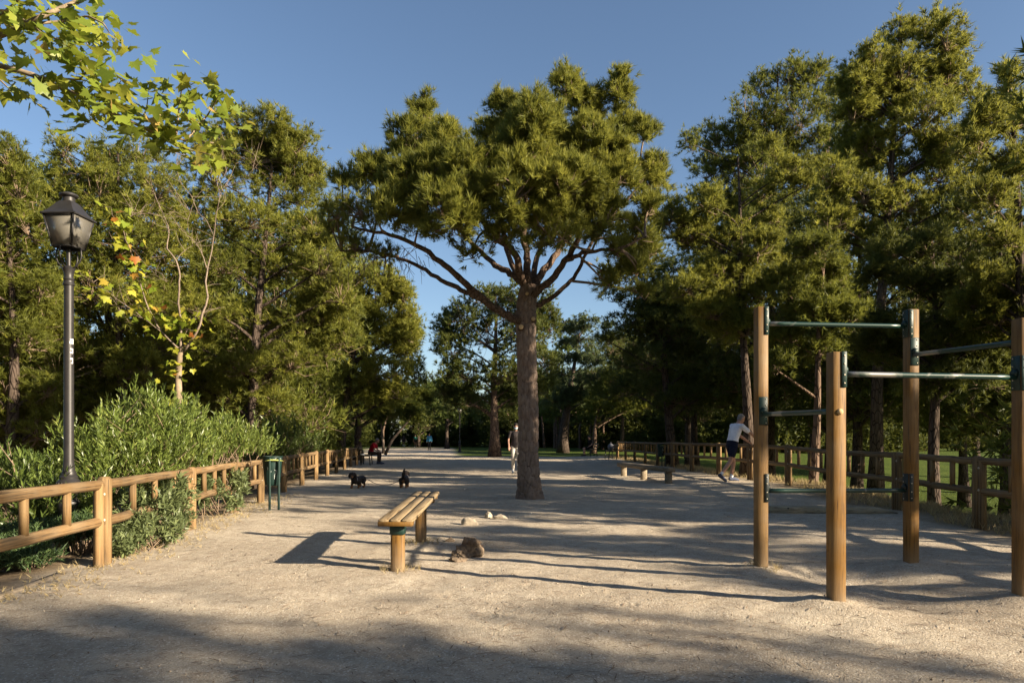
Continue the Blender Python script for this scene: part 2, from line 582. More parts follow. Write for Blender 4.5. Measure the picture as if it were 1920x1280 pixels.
def lawn_mask(x, y):
    edge = 0.5 * vnoise(x * 0.8, y * 0.8, 9) + 0.3 * vnoise(x * 2.4, y * 2.4, 10)
    right = sstep(XR(y) + 1.2, XR(y) + 2.2, x + edge)
    lx = -3.5 - 3.8 * (y - 46) / 42.0
    mid = sstep(46, 47.5, y + edge * 2 + 0.15 * (x - 2)) * sstep(lx - 0.5, lx + 0.5, x + edge)
    left = sstep(40, 45, y) * sstep(-0.5, 0.5, (-8.2 - 0.18 * (y - 34)) - x + edge)
    far = sstep(92, 94, y + edge)
    return np.clip(np.maximum(np.maximum(right, mid), np.maximum(left, far)), 0, 1)


def bed_mask(x, y):
    edge = 0.25 * vnoise(x * 1.6, y * 1.6, 19) + 0.15 * vnoise(x * 5, y * 5, 20)
    return sstep(0.0, 0.35, (XL(y) - 0.10) - x + edge) * sstep(46, 40, y)


def dry_mask(x, y):
    edge = 0.5 * vnoise(x * 1.1, y * 1.1, 29) + 0.3 * vnoise(x * 4, y * 4, 30)
    return sstep(-0.55, 0.15, x - XR(y) + edge) * sstep(2.6, 1.4, x - XR(y) + edge) * sstep(50, 46, y)


nu, nv = 310, 290
u = np.linspace(-1, 1, nu)
gx = 1.5 * np.sinh(5.2 * u)
v = np.linspace(-0.72, 1, nv)
gy = 4.5 + 1.9 * np.sinh(5.6 * v)
GX, GY = np.meshgrid(gx, gy)
GZ = terrain(GX, GY)
V = np.stack([GX, GY, GZ], -1).reshape(-1, 3)
i = np.arange(nv - 1)[:, None]; j = np.arange(nu - 1)[None, :]
f4 = np.stack([i * nu + j, i * nu + j + 1, (i + 1) * nu + j + 1, (i + 1) * nu + j], -1).reshape(-1, 4)
gm = np_mesh('ground', V, [f4], smooth=True)
for nm_, fn_ in (('lawn', lawn_mask), ('bed', bed_mask), ('dry', dry_mask)):
    a_ = gm.attributes.new(nm_, 'FLOAT', 'POINT')
    a_.data.foreach_set('value', fn_(GX, GY).astype(np.float32).ravel())

n_ = NT('sandy_gravel_ground')
v_ = n_.coord()
big = n_.noise(v_, 0.7, 5, 0.6, 0.4)
med = n_.noise(v_, 6.0, 7, 0.65, 0.3)
fin = n_.noise(v_, 55.0, 5, 0.75)
grit = n_.voro(v_, 95.0, 'F1', 'Color')
gs = n_.n('ShaderNodeSeparateColor'); n_.l(grit, gs.inputs[0])
gritd = n_.voro(v_, 95.0, 'F1', 'Distance')
sand = n_.ramp(big, [(0.30, (0.37, 0.305, 0.228)), (0.52, (0.455, 0.385, 0.295)), (0.72, (0.525, 0.455, 0.355))])
sand = n_.mix(n_.ramp(med, [(0.35, 0.75), (0.55, 0.0)]), sand, (0.32, 0.262, 0.20))
sand = n_.mix(n_.ramp(gs.outputs[0], [(0.0, 0.65), (0.14, 0.0)]), sand, (0.17, 0.13, 0.095))
sand = n_.mix(n_.ramp(gs.outputs[1], [(0.82, 0.0), (0.96, 0.8)]), sand, (0.62, 0.56, 0.47))
litter = n_.noise(n_.coord((1, 3.0, 1), rot=(0, 0, 0.5)), 26, 4, 0.7, 1.5)
sand = n_.mix(n_.ramp(litter, [(0.66, 0.0), (0.74, 0.6)]), sand, (0.16, 0.105, 0.065))
soil = n_.ramp(n_.noise(v_, 9, 7, 0.7), [(0.3, (0.07, 0.05, 0.032)), (0.5, (0.17, 0.125, 0.08)), (0.75, (0.30, 0.23, 0.15))])
gr = n_.ramp(n_.noise(v_, 1.3, 8, 0.7), [(0.3, (0.035, 0.055, 0.010)), (0.55, (0.065, 0.09, 0.016)), (0.8, (0.10, 0.12, 0.024))])
dryc = n_.ramp(n_.noise(v_, 14, 6, 0.7), [(0.3, (0.13, 0.095, 0.055)), (0.6, (0.28, 0.215, 0.125)), (0.8, (0.38, 0.30, 0.18))])
patch = n_.noise(v_, 0.42, 6, 0.62, 1.0)
sand = n_.mix(n_.ramp(patch, [(0.50, 0.0), (0.68, 0.40)]), sand, (0.31, 0.258, 0.198))
c_ = n_.mix(n_.attr('bed').outputs['Fac'], sand, soil)
c_ = n_.mix(n_.attr('dry').outputs['Fac'], c_, dryc)
c_ = n_.mix(n_.attr('lawn').outputs['Fac'], c_, gr)
dv = n_.n('ShaderNodeTexVoronoi'); dv.inputs['Scale'].default_value = 3.4
wv = n_.n('ShaderNodeVectorMath'); wv.operation = 'ADD'
wn_ = n_.n('ShaderNodeTexNoise'); wn_.inputs['Scale'].default_value = 5.0; n_.l(v_, wn_.inputs['Vector'])
sc_ = n_.n('ShaderNodeVectorMath'); sc_.operation = 'SCALE'; sc_.inputs['Scale'].default_value = 0.22; n_.l(wn_.outputs['Color'], sc_.inputs[0])
n_.l(n_.coord((1.0, 0.55, 1.0), rot=(0, 0, 0.6)), wv.inputs[0]); n_.l(sc_.outputs[0], wv.inputs[1]); n_.l(wv.outputs[0], dv.inputs['Vector'])
dent = n_.ramp(dv.outputs['Distance'], [(0.10, 0.0), (0.19, 0.75), (0.25, 1.0), (0.36, 0.8)])
ds_ = n_.n('ShaderNodeSeparateColor'); n_.l(dv.outputs['Color'], ds_.inputs[0])
dent = n_.mix(n_.ramp(ds_.outputs[2], [(0.42, 0.0), (0.5, 1.0)]), (0.8, 0.8, 0.8), dent)
nm0 = n_.bump(dent, 0.75, 0.035)
nm1 = n_.bump(n_.noise(v_, 9.0, 8, 0.68, 0.5), 0.9, 0.035, nm0)
nm2 = n_.bump(n_.math('SUBTRACT', fin, n_.math('MULTIPLY', gritd, 0.5)), 1.0, 0.012, nm1)
n_.pbr(c_, 0.95, 0, 0.08, nm2)
ground = bpy.data.objects.new('ground', gm)
gm.materials.append(n_.m)
link(ground)
ground['kind'] = 'structure'
ground['label'] = 'sandy gravel path ground with lawn beyond the fences'


# ------------------------------------------------------------------ foliage builders
def rand_dirs(n, up=0.0):
    d = nrm(rng.normal(size=(n, 3)))
    d[:, 2] += up
    return nrm(d)


def tuft_cloud(pos, dirs, nn, L, W, spread, tint):
    """needle bundles: nn thin triangles fanned round each direction"""
    n = len(pos)
    Pp = np.repeat(pos, nn, 0); D = np.repeat(dirs, nn, 0)
    r = rng.normal(size=(n * nn, 3))
    perp = nrm(r - (r * D).sum(1, keepdims=True) * D)
    ang = spread * (0.25 + 0.75 * np.sqrt(rng.random(n * nn)))[:, None]
    nd = D * np.cos(ang) + perp * np.sin(ang)
    base = Pp + D * (rng.random((n * nn, 1)) - 0.7) * L * 0.45
    tip = base + nd * L * (0.65 + 0.55 * rng.random((n * nn, 1)))
    w = nrm(np.cross(nd, rng.normal(size=(n * nn, 3)))) * W * 0.5
    V = np.stack([base - w, base + w, tip], 1).reshape(-1, 3)
    Fc = np.arange(n * nn * 3).reshape(-1, 3)
    T = np.repeat(np.clip(np.repeat(tint, nn) - 0.10 + 0.30 * (1 - ang[:, 0] / spread) + rng.normal(0, 0.10, n * nn), 0, 1), 3)
    return V, Fc, T


def leaf_cloud(pos, dirs, nn, L, W, spread, tint, stem=0.6):
    """kite shaped leaves round each shoot"""
    n = len(pos)
    Pp = np.repeat(pos, nn, 0); D = np.repeat(dirs, nn, 0)
    r = rng.normal(size=(n * nn, 3))
    perp = nrm(r - (r * D).sum(1, keepdims=True) * D)
    ang = spread * (0.3 + 0.7 * rng.random(n * nn))[:, None]
    nd = nrm(D * np.cos(ang) + perp * np.sin(ang))
    base = Pp + D * (rng.random((n * nn, 1)) - 0.7) * L * stem * 2
    l = L * (0.6 + 0.6 * rng.random((n * nn, 1)))
    side = nrm(np.cross(nd, D + 0.4 * rng.normal(size=(n * nn, 3))))
    w = side * W * 0.5 * (0.7 + 0.5 * rng.random((n * nn, 1)))
    up = np.cross(side, nd) * l * 0.06
    mid = base + nd * l * 0.45 + up
    tip = base + nd * l - up
    V = np.stack([base, mid - w, tip, mid + w], 1).reshape(-1, 3)
    Fc = np.arange(n * nn * 4).reshape(-1, 4)
    T = np.repeat(np.clip(np.repeat(tint, nn) + rng.normal(0, 0.12, n * nn), 0, 1), 4)
    return V, Fc, T


def puffs_of(lobes, rp, cover):
    """puff centres through each lobe: (centre, radius, lobe index)"""
    C = []; Rr = []; Li = []
    for k, (c, r) in enumerate(lobes):
        S = 4 * PI * ((r[0] * r[1] + r[1] * r[2] + r[0] * r[2]) / 3)
        n = max(3, int(cover * S / (PI * rp * rp)))
        d = rand_dirs(n, 0.25)
        q = (0.35 + 0.65 * rng.random(n) ** 0.5)[:, None]
        rr = rp * (0.65 + 0.75 * rng.random(n))
        shrink = np.maximum(0.4, 1 - 0.45 * rp / np.maximum(r, 0.05))
        C.append(np.asarray(c) + d * np.asarray(r) * q * shrink)
        Rr.append(rr); Li.append(np.full(n, k))
    return np.vstack(C), np.concatenate(Rr), np.concatenate(Li)


def crown_mesh(lobes, tris, rp=0.34, cover=0.9, nn=10, L=0.13, W=0.012, spread=R(62), up=0.55, tint_mu=0.5, droop=0.0, flat=0.85, dens=None, nb=7):
    """puffs on each lobe; each puff is a handful of branchlets set with needle tufts"""
    C, Rr, Li = puffs_of(lobes, rp, cover)
    nt = int(TRI * tris / nn)
    w = Rr ** 2
    if dens is not None:
        w = w * np.asarray(dens)[Li]
    idx = rng.choice(len(C), nt, p=w / w.sum())
    lc = np.array([l[0] for l in lobes])
    outw = nrm(C - lc[Li])
    BD = rand_dirs(len(C) * nb, 0.0).reshape(len(C), nb, 3)
    BD = nrm(BD + outw[:, None] * 0.55 + np.array([0, 0, 0.42 - 1.3 * droop]))
    BL = rng.uniform(0.55, 1.45, (len(C), nb)) * Rr[:, None]
    bt = rng.normal(0, 0.05, (len(C), nb))
    bi = rng.integers(0, nb, nt)
    t = 0.12 + 0.88 * rng.random(nt) ** 0.7
    bd = BD[idx, bi]
    pos = C[idx] - outw[idx] * (Rr[idx] * 0.35)[:, None] + bd * (BL[idx, bi] * t)[:, None] * np.array([1, 1, flat])
    pos = pos + rng.normal(0, 1, (nt, 3)) * (Rr[idx] * 0.13)[:, None]
    dirs = nrm(bd * 0.9 + np.array([0, 0, up - droop * 1.6]) + rng.normal(0, 0.30, (nt, 3)))
    pt = rng.normal(0, 0.08, len(C))
    lt = rng.normal(0, 0.06, len(lobes))
    tint = np.clip(tint_mu + pt[idx] + lt[Li[idx]] + bt[idx, bi] + rng.normal(0, 0.09, nt), 0.02, 0.98)
    return tuft_cloud(pos, dirs, nn, L, W, spread, tint), C, Rr, Li


def bez(p0, p1, p2, n=7):
    t = np.linspace(0, 1, n)[:, None]
    return (1 - t) ** 2 * np.asarray(p0) + 2 * t * (1 - t) * np.asarray(p1) + t * t * np.asarray(p2)


def twig_mesh(mb, lobes, C, Li, r0=0.014, sub=1):
    for k in range(0, len(C), sub):
        c = np.asarray(lobes[Li[k]][0]) + np.array([0, 0, -0.25 * lobes[Li[k]][1][2]])
        m = (c + C[k]) / 2 + rng.normal(0, 0.08, 3)
        mb.tube(np.array([c, m, C[k]]), [r0, r0 * 0.7, r0 * 0.35], 3, cap=False, tint=0.5)


def lobes_px(lst, d, base, depth=0.85, seed_off=None):
    """pixel lobes (px, py, rx, ry[, dy]) -> local ellipsoids at depth d"""
    out = []
    for q in lst:
        dy = q[4] if len(q) > 4 else float(rng.uniform(-1, 1)) * 0.012 * d * 2.2
        c = P(q[0], q[1], d + dy) - base
        rx = q[2] / F * d; rz = q[3] / F * d
        out.append((c, np.array([rx, depth * (rx + rz) / 2, rz])))
    return out


TREES = {}
TRI = 0.62


def pine(name, label, d, base_px, lobes, tris, top=None, r0=0.2, mat='needle', bark='bark_dark', limbs=True, rp=0.34, cover=0.9, nn=10,
         L=0.13, W=0.012, base_z=None, tint_mu=0.5, group=None, sub=1, lean=None, droop=0.0, up=0.55, local=False, rtop=0.35, cat='tree', flat=0.95, fill=0.5):
    if local:
        base = np.array(base_px, float)
    else:
        b = P(base_px, HOR, d)
        base = np.array([b[0], d, 0.0])
        base[2] = (float(terrain(np.array([b[0]]), np.array([d]), False)[0]) if base_z is None else base_z) - 0.08
    t = thing(name, label, cat, tuple(base), 0.0, group)
    lb = lobes if local else lobes_px(lobes, d, base)
    zt = max(c[2] + r[2] * 0.3 for c, r in lb) if top is None else top
    if fill:
        ext = []
        for k in range(int(len(lb) * fill)):
            i1 = rng.integers(len(lb)); c1, r1 = lb[i1]
            near = sorted(range(len(lb)), key=lambda q: np.linalg.norm(lb[q][0] - c1))[1:4]
            c2, r2 = lb[near[rng.integers(len(near))]]
            ext.append(((c1 + c2) / 2 + np.array([0, rng.uniform(0.25, 1.1) * (r1[0] + r2[0]) * .5, -0.15 * r1[2]]), (r1 + r2) * 0.52))
        lb = lb + ext
    xs = np.mean([c[:2] for c, r in lb if c[2] > zt * 0.5], axis=0) if lean is None else np.array(lean)
    tz = np.linspace(0, 1, 9)
    pts = np.stack([xs[0] * tz ** 1.6 + 0.06 * np.sin(tz * 7 + d), xs[1] * tz ** 1.6 + 0.05 * np.cos(tz * 5 + d) - 0.05, tz * zt], -1)
    pts[0, :2] = 0
    rad = r0 * (1 - (1 - rtop * 0.4) * tz ** 0.9) * (1 + 0.45 * np.exp(-tz * 22))
    mb = MB(); mb.tube(pts, rad, 10, rnoise=0.12)
    mb.build('trunk', M[bark], t, smooth=True)
    if limbs:
        for c, r in lb:
            hd = np.linalg.norm(c[:2] - np.array([np.interp(c[2], pts[:, 2], pts[:, 0]), np.interp(c[2], pts[:, 2], pts[:, 1])]))
            za = np.clip(c[2] - 0.45 * hd - 0.2, zt * 0.18, zt * 0.93)
            a = np.array([np.interp(za, pts[:, 2], pts[:, 0]), np.interp(za, pts[:, 2], pts[:, 1]), za])
            ra = np.interp(za, pts[:, 2], rad)
            m = (a + c) / 2 + np.array([0, 0, 0.12 * hd]) + rng.normal(0, 0.12, 3)
            mb = MB(); mb.tube(bez(a, m, c, 6), np.linspace(min(ra * 0.5, 0.07), 0.018, 6), 5, cap=False)
            mb.build('branch', M[bark], t, smooth=True)
    if fill: lb = [(c, r * np.array([1.24, 1.25, 1.22])) for c, r in lb]
    (Vv, Fc, T), C, Rr, Li = crown_mesh(lb, tris, rp, cover, nn, L * 1.08, W * 1.45, tint_mu=tint_mu, droop=droop, up=up, flat=flat)
    me = np_mesh('crown', Vv, [Fc], False, T)
    o = bpy.data.objects.new('crown', me); me.materials.append(M[mat]); link(o, t)
    mb = MB(); twig_mesh(mb, lb, C, Li, sub=sub)
    o = mb.build('twigs', M['twig'], t); o['kind'] = 'stuff'
    TREES[label] = t
    return t


# ------------------------------------------------------------------ the big pine in the middle
D0 = 14.05
CB = np.array([P(993, HOR, D0)[0], D0, 0.0])
CB[2] = gz(CB[0], CB[1]) - 0.06
ct = thing('pine_tree', 'broad pine standing alone in the middle of the sandy path', 'tree', tuple(CB))


def LP(px, py, dy=0.0):
    return P(px, py, D0 + dy) - CB


# trunk with plated bark as real relief
tp = np.array([LP(993, 940), LP(992, 915), LP(991, 890), LP(990, 850), LP(991, 800), LP(990, 740), LP(988, 680), LP(986, 620), LP(986, 585), LP(988, 560), LP(992, 535)])
tr = np.array([25, 21.5, 20, 18.3, 18, 17.4, 17.2, 17.5, 18.5, 17.0, 14]) / F * D0
ss = np.linspace(0, 1, 220)
sk = np.linspace(0, 1, len(tp))
TPX = np.stack([np.interp(ss, sk, tp[:, k]) for k in range(3)], -1)
ker = np.ones(25) / 25
for k in range(2):
    pad = np.concatenate([np.full(12, TPX[0, k]), TPX[:, k], np.full(12, TPX[-1, k])])
    TPX[:, k] = np.convolve(pad, ker, 'valid')
TR = np.interp(ss, sk, tr)
nth = 96
th = np.arange(nth) / nth * 2 * PI
TH, ZZ = np.meshgrid(th, TPX[:, 2])
uu = TH * 0.2; 


def ridged(u_, z_, su, sz, seed):
    # cellular plates: distance to nearest jittered cell edges, periodic in angle
    nper = max(3, int(round(2 * PI * su)))
    a = u_ / (2 * PI) * nper; b = z_ * sz
    a = a + 0.35 * vnoise(z_ * 5, u_ * 0 + 3.3, seed + 5)
    ia = np.floor(a); ib = np.floor(b)
    d1 = np.full(a.shape, 9.0); d2 = np.full(a.shape, 9.0)
    for oa in (-1, 0, 1):
        for ob in (-1, 0, 1):
            ca = ia + oa; cb = ib + ob
            cm = np.mod(ca, nper)
            qx = ca + 0.15 + 0.7 * hash2(cm, cb, seed); qy = cb + 0.1 + 0.8 * hash2(cm, cb, seed + 1)
            dd = np.hypot(a - qx, b - qy)
            d2 = np.where(dd < d1, d1, np.minimum(d2, dd)); d1 = np.minimum(d1, dd)
    return np.clip((d2 - d1) * 3.2, 0, 1)


pl = ridged(TH, ZZ, 2.1, 4.2, 11)
pl2 = ridged(TH, ZZ, 5.0, 10.0, 21)
flut = np.exp(-(ZZ - ZZ.min()) * 4.0) * 0.055 * np.cos(TH * 5 + 1.1 + 0.6 * np.sin(TH * 2))
RR = TR[:, None] * (0.96) + 0.026 * (pl - 0.4) + 0.009 * pl2 + flut + 0.01 * vnoise(TH * 4, ZZ * 6, 31)
RGS = np.stack([TPX[:, 0][:, None] + RR * np.cos(TH), TPX[:, 1][:, None] + RR * np.sin(TH), np.broadcast_to(TPX[:, 2][:, None], TH.shape)], -1)
mb = MB(); mb.loft(RGS, cap=True)
pa = np.concatenate([(pl * 0.75 + pl2 * 0.25).ravel(), [0.5, 0.5]])
mb.T = [pa]
n_ = NT('plated_pine_bark')
v_ = n_.coord()
t_ = n_.attr('tint').outputs['Fac']
z1 = n_.noise(n_.coord((1, 1, 0.45)), 14, 7, 0.7, 0.4)
c_ = n_.ramp(z1, [(0.28, (0.11, 0.080, 0.062)), (0.5, (0.19, 0.143, 0.113)), (0.75, (0.29, 0.23, 0.185))])
c_ = n_.mix(n_.ramp(n_.noise(v_, 2.0, 3, 0.6), [(0.5, 0.0), (0.75, 0.4)]), c_, (0.20, 0.110, 0.065))
c_ = n_.mix(n_.ramp(t_, [(0.05, 0.9), (0.38, 0.0)]), c_, (0.045, 0.03, 0.022))
n_.pbr(c_, 0.94, 0, 0.1, n_.bump(n_.noise(v_, 60, 6, 0.7), 0.8, 0.012))
M['bark_plated'] = n_.m
mb.build('trunk', n_.m, ct, smooth=True)
# pruning scars
for (px, py, dy, r) in ((977, 613, -0.22, 0.055), (988, 551, -0.2, 0.04), (1000, 598, -0.19, 0.05)):
    c = LP(px, py, dy)
    mb = MB(); mb.tube(np.array([c + np.array([0, 0.12, -0.02]), c, c + np.array([0, -0.03, 0.0])]), [r * 1.25, r * 1.1, r], 12)
    mb.build('pruned_stub', M['bark_limb'], ct, smooth=False)
    mb = MB(); mb.tube(np.array([c + np.array([0, -0.028, 0]), c + np.array([0, -0.034, 0.0])]), [r * 0.9, r * 0.85], 12)
    mb.build('cut_face', M['cut'], ct)
LIMBS = [
    ([(986, 606, 0), (973, 600, -.1), (940, 585, -.3), (902, 558, -.5), (862, 521, -.7), (828, 490, -.9), (781, 457, -1.1), (724, 437, -1.3), (660, 425, -1.2)], 0.115, 0.025),
    ([(902, 560, -.5), (870, 545, -.6), (828, 527, -.6), (788, 497, -.4), (741, 480, -.3), (690, 470, -.2), (640, 470, 0)], 0.062, 0.02),
    ([(988, 540, 0), (962, 514, .2), (929, 497, .5), (905, 474, .8), (872, 447, 1.1), (840, 400, 1.4), (800, 340, 1.5)], 0.085, 0.025),
    ([(988, 545, 0), (976, 524, -.1), (969, 474, -.5), (942, 453, -.9), (915, 430, -1.2), (880, 380, -1.5), (850, 320, -1.6)], 0.10, 0.025),
    ([(990, 550, 0), (989, 524, 0), (989, 480, .2), (979, 450, .3), (985, 380, .4), (1000, 290, .4), (1040, 210, .3)], 0.105, 0.025),
    ([(993, 550, 0), (1003, 531, .2), (1036, 487, .6), (1057, 457, .9), (1090, 400, 1.3), (1110, 330, 1.5), (1150, 230, 1.4)], 0.105, 0.025),
    ([(994, 560, 0), (1006, 547, -.2), (1040, 521, -.5), (1073, 470, -.9), (1087, 437, -1.1), (1120, 370, -1.4), (1160, 300, -1.5)], 0.10, 0.025),
    ([(994, 580, 0), (1006, 574, 0), (1043, 554, -.1), (1073, 527, 0), (1093, 490, 0), (1110, 450, .1), (1150, 400, .2), (1200, 350, .2)], 0.065, 0.02),
    ([(1062, 487, -.8), (1085, 478, -1.1), (1110, 470, -1.3), (1164, 467, -1.5), (1210, 445, -1.5)], 0.055, 0.02),
    ([(989, 545, .1), (960, 500, 1.2), (940, 430, 1.9), (930, 340, 2.2), (925, 250, 2.0)], 0.08, 0.02),
    ([(992, 545, .1), (1010, 470, 1.4), (1040, 380, 2.2), (1060, 280, 2.4)], 0.08, 0.02),
]
for pts, ra, rb in LIMBS:
    pw = np.array([LP(*q) for q in pts])
    k = np.linspace(0, 1, len(pw)); s_ = np.linspace(0, 1, len(pw) * 4)
    q = np.stack([np.interp(s_, k, pw[:, a]) for a in range(3)], -1)
    q[2:-2] = (q[:-4] + q[1:-3] + q[2:-2] + q[3:-1] + q[4:]) / 5
    q += rng.normal(0, 0.012, q.shape)
    mb = MB(); mb.tube(q, np.linspace(ra, rb, len(q)) * .88, 9, rnoise=0.14)
    mb.build('limb', M['bark_limb'], ct, smooth=True)
CL = [(800, 212, 34, 44, .4), (785, 262, 55, 40, -.2), (745, 290, 48, 48, .5), (835, 268, 50, 40, -.8), (700, 335, 52, 48, -.2), (770, 345, 70, 52, -1.2), (935, 205, 40, 42, .8),
      (915, 255, 48, 40, 1.6), (1050, 170, 48, 42, .2), (1085, 200, 50, 50, .9), (1020, 225, 52, 50, -.4), (1165, 165, 38, 46, .6), (1175, 235, 48, 52, 1.2), (1215, 255, 32, 36, 0),
      (1205, 335, 42, 52, .5), (1110, 270, 62, 55, -1.4), (1000, 290, 62, 52, -1.7), (900, 330, 70, 50, -1.9), (850, 390, 74, 46, -2.2), (960, 375, 74, 46, -2.3), (1060, 350, 72, 52, -2.2),
      (1150, 350, 56, 50, -1.5), (1120, 425, 62, 40, -1.6), (1030, 430, 56, 34, -2.0), (930, 440, 50, 30, -1.9), (690, 410, 58, 40, -1.2), (640, 395, 44, 34, -.4), (740, 400, 55, 40, -1.6),
      (790, 430, 46, 26, -1.4), (655, 455, 48, 32, -.2), (720, 470, 40, 24, -.4), (615, 440, 26, 26, .4), (1185, 430, 46, 40, -.6), (1215, 400, 30, 36, -1.0), (1150, 480, 46, 26, -1.0),
      (840, 330, 60, 45, 1.0), (950, 310, 60, 50, 2.2), (1060, 290, 60, 50, 2.2), (880, 400, 55, 36, 1.2), (1130, 400, 50, 36, 1.4), (985, 420, 60, 30, 1.8), (880, 470, 34, 20, -1.5), (1060, 440, 40, 26, .9),
      (1195, 500, 36, 24, -.8), (1135, 530, 26, 18, -.7), (640, 340, 30, 24, .2), (1225, 300, 26, 30, .2)]
CL += [(1180, 515, 38, 32, -.6), (1212, 462, 34, 34, -.2), (1130, 505, 34, 26, .4), (1205, 545, 26, 20, -.3)]
r_ = np.random.default_rng(77)
for k in range(26):
    a, q = r_.uniform(0, 6.28), math.sqrt(r_.uniform(.05, .85))
    CL.append((960 + 260 * q * math.cos(a), 315 + 110 * q * math.sin(a), 46, 46, r_.uniform(-2.2, 2.0)))
CL = [(q[0] + r_.uniform(-10, 10), q[1] + (r_.uniform(-14, 14) if q[1] > 270 else 0), q[2] * .94, max(q[3], .86 * q[2] if q[1] < 440 else q[3]), q[4]) for q in CL]
clb = lobes_px(CL, D0, CB, 0.95)
dn = [0.32 if (q[0] < 705 and q[1] > 385) else 0.45 if q[1] >= 425 else 0.75 if q[1] > 385 else 1.0 for q in CL]
(Vv, Fc, T), C, Rr, Li = crown_mesh(clb, 860000, rp=0.23, cover=1.15, nn=14, L=0.145, W=0.0130, spread=R(50), tint_mu=0.50, dens=dn)
me = np_mesh('crown', Vv, [Fc], False, T); me.materials.append(M['needle_lit'])
link(bpy.data.objects.new('crown', me), ct)
mb = MB(); twig_mesh(mb, clb, C, Li, 0.013)
limb_pts = np.vstack([np.array([LP(*q) for q in pts]) for pts, _, _ in LIMBS])
for c, r in clb:
    q = limb_pts[np.argmin(np.linalg.norm(limb_pts - c, axis=1) + 0.3 * np.maximum(0, limb_pts[:, 2] - c[2]))]
    mb.tube(bez(q, (q + c) / 2 + rng.normal(0, 0.15, 3), c, 6), np.linspace(0.028, 0.014, 6), 4, cap=False)
for k in range(70):      # bare hanging dead twigs under the left side of the crown
    px = rng.uniform(600, 800); py = 470 + 0.12 * (800 - px) + rng.uniform(-20, 30)
    a = LP(px, py, rng.uniform(-1, .4)); e = a + np.array([rng.normal(0, .15), rng.normal(0, .15), -rng.uniform(.15, .5)])
    mb.tube(np.array([a, (a + e) / 2 + rng.normal(0, .04, 3), e]), [.007, .005, .003], 3, cap=False)
mb.build('twigs', M['twig'], ct)['kind'] = 'stuff'

# ------------------------------------------------------------------ pines on the left
LG = 'pines along the left fence'
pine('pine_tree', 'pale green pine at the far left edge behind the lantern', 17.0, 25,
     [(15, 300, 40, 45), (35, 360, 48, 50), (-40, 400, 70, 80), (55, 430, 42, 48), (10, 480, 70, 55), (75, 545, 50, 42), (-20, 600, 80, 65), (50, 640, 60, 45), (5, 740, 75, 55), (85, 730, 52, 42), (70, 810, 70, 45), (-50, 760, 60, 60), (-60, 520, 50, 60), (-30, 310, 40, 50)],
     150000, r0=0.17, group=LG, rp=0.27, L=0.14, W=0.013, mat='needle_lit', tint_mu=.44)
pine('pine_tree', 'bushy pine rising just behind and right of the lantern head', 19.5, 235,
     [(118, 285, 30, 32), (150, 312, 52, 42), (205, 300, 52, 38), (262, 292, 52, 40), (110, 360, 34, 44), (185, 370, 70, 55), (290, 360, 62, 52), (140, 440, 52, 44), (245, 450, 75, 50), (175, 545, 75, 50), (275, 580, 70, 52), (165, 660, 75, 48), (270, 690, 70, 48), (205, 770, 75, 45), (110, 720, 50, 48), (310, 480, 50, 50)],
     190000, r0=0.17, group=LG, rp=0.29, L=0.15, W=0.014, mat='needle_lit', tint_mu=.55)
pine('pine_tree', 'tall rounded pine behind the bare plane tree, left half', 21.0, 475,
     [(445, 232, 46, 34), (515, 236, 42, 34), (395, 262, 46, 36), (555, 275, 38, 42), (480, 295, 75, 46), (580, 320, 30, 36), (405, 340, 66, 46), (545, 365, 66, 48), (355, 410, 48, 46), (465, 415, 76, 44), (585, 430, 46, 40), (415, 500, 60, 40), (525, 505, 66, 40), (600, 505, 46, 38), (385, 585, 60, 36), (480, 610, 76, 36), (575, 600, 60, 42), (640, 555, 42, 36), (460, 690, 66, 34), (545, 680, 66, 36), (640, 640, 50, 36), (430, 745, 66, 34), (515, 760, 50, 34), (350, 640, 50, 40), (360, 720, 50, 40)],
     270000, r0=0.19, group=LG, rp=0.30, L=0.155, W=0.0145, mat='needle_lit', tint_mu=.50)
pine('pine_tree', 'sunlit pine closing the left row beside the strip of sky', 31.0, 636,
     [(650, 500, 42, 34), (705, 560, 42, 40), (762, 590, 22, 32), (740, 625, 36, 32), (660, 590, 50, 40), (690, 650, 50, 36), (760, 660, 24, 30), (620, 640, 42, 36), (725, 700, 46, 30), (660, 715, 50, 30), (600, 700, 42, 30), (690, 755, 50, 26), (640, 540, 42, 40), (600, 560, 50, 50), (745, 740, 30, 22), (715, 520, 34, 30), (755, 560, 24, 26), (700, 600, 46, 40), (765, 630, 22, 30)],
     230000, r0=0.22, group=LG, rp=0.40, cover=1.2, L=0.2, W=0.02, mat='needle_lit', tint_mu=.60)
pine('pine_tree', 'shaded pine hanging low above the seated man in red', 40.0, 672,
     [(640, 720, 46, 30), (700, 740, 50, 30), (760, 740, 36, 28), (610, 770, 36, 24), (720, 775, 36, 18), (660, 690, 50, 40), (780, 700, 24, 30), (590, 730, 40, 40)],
     70000, r0=0.25, group=LG, rp=0.5, L=0.25, W=0.026, mat='needle_dark')

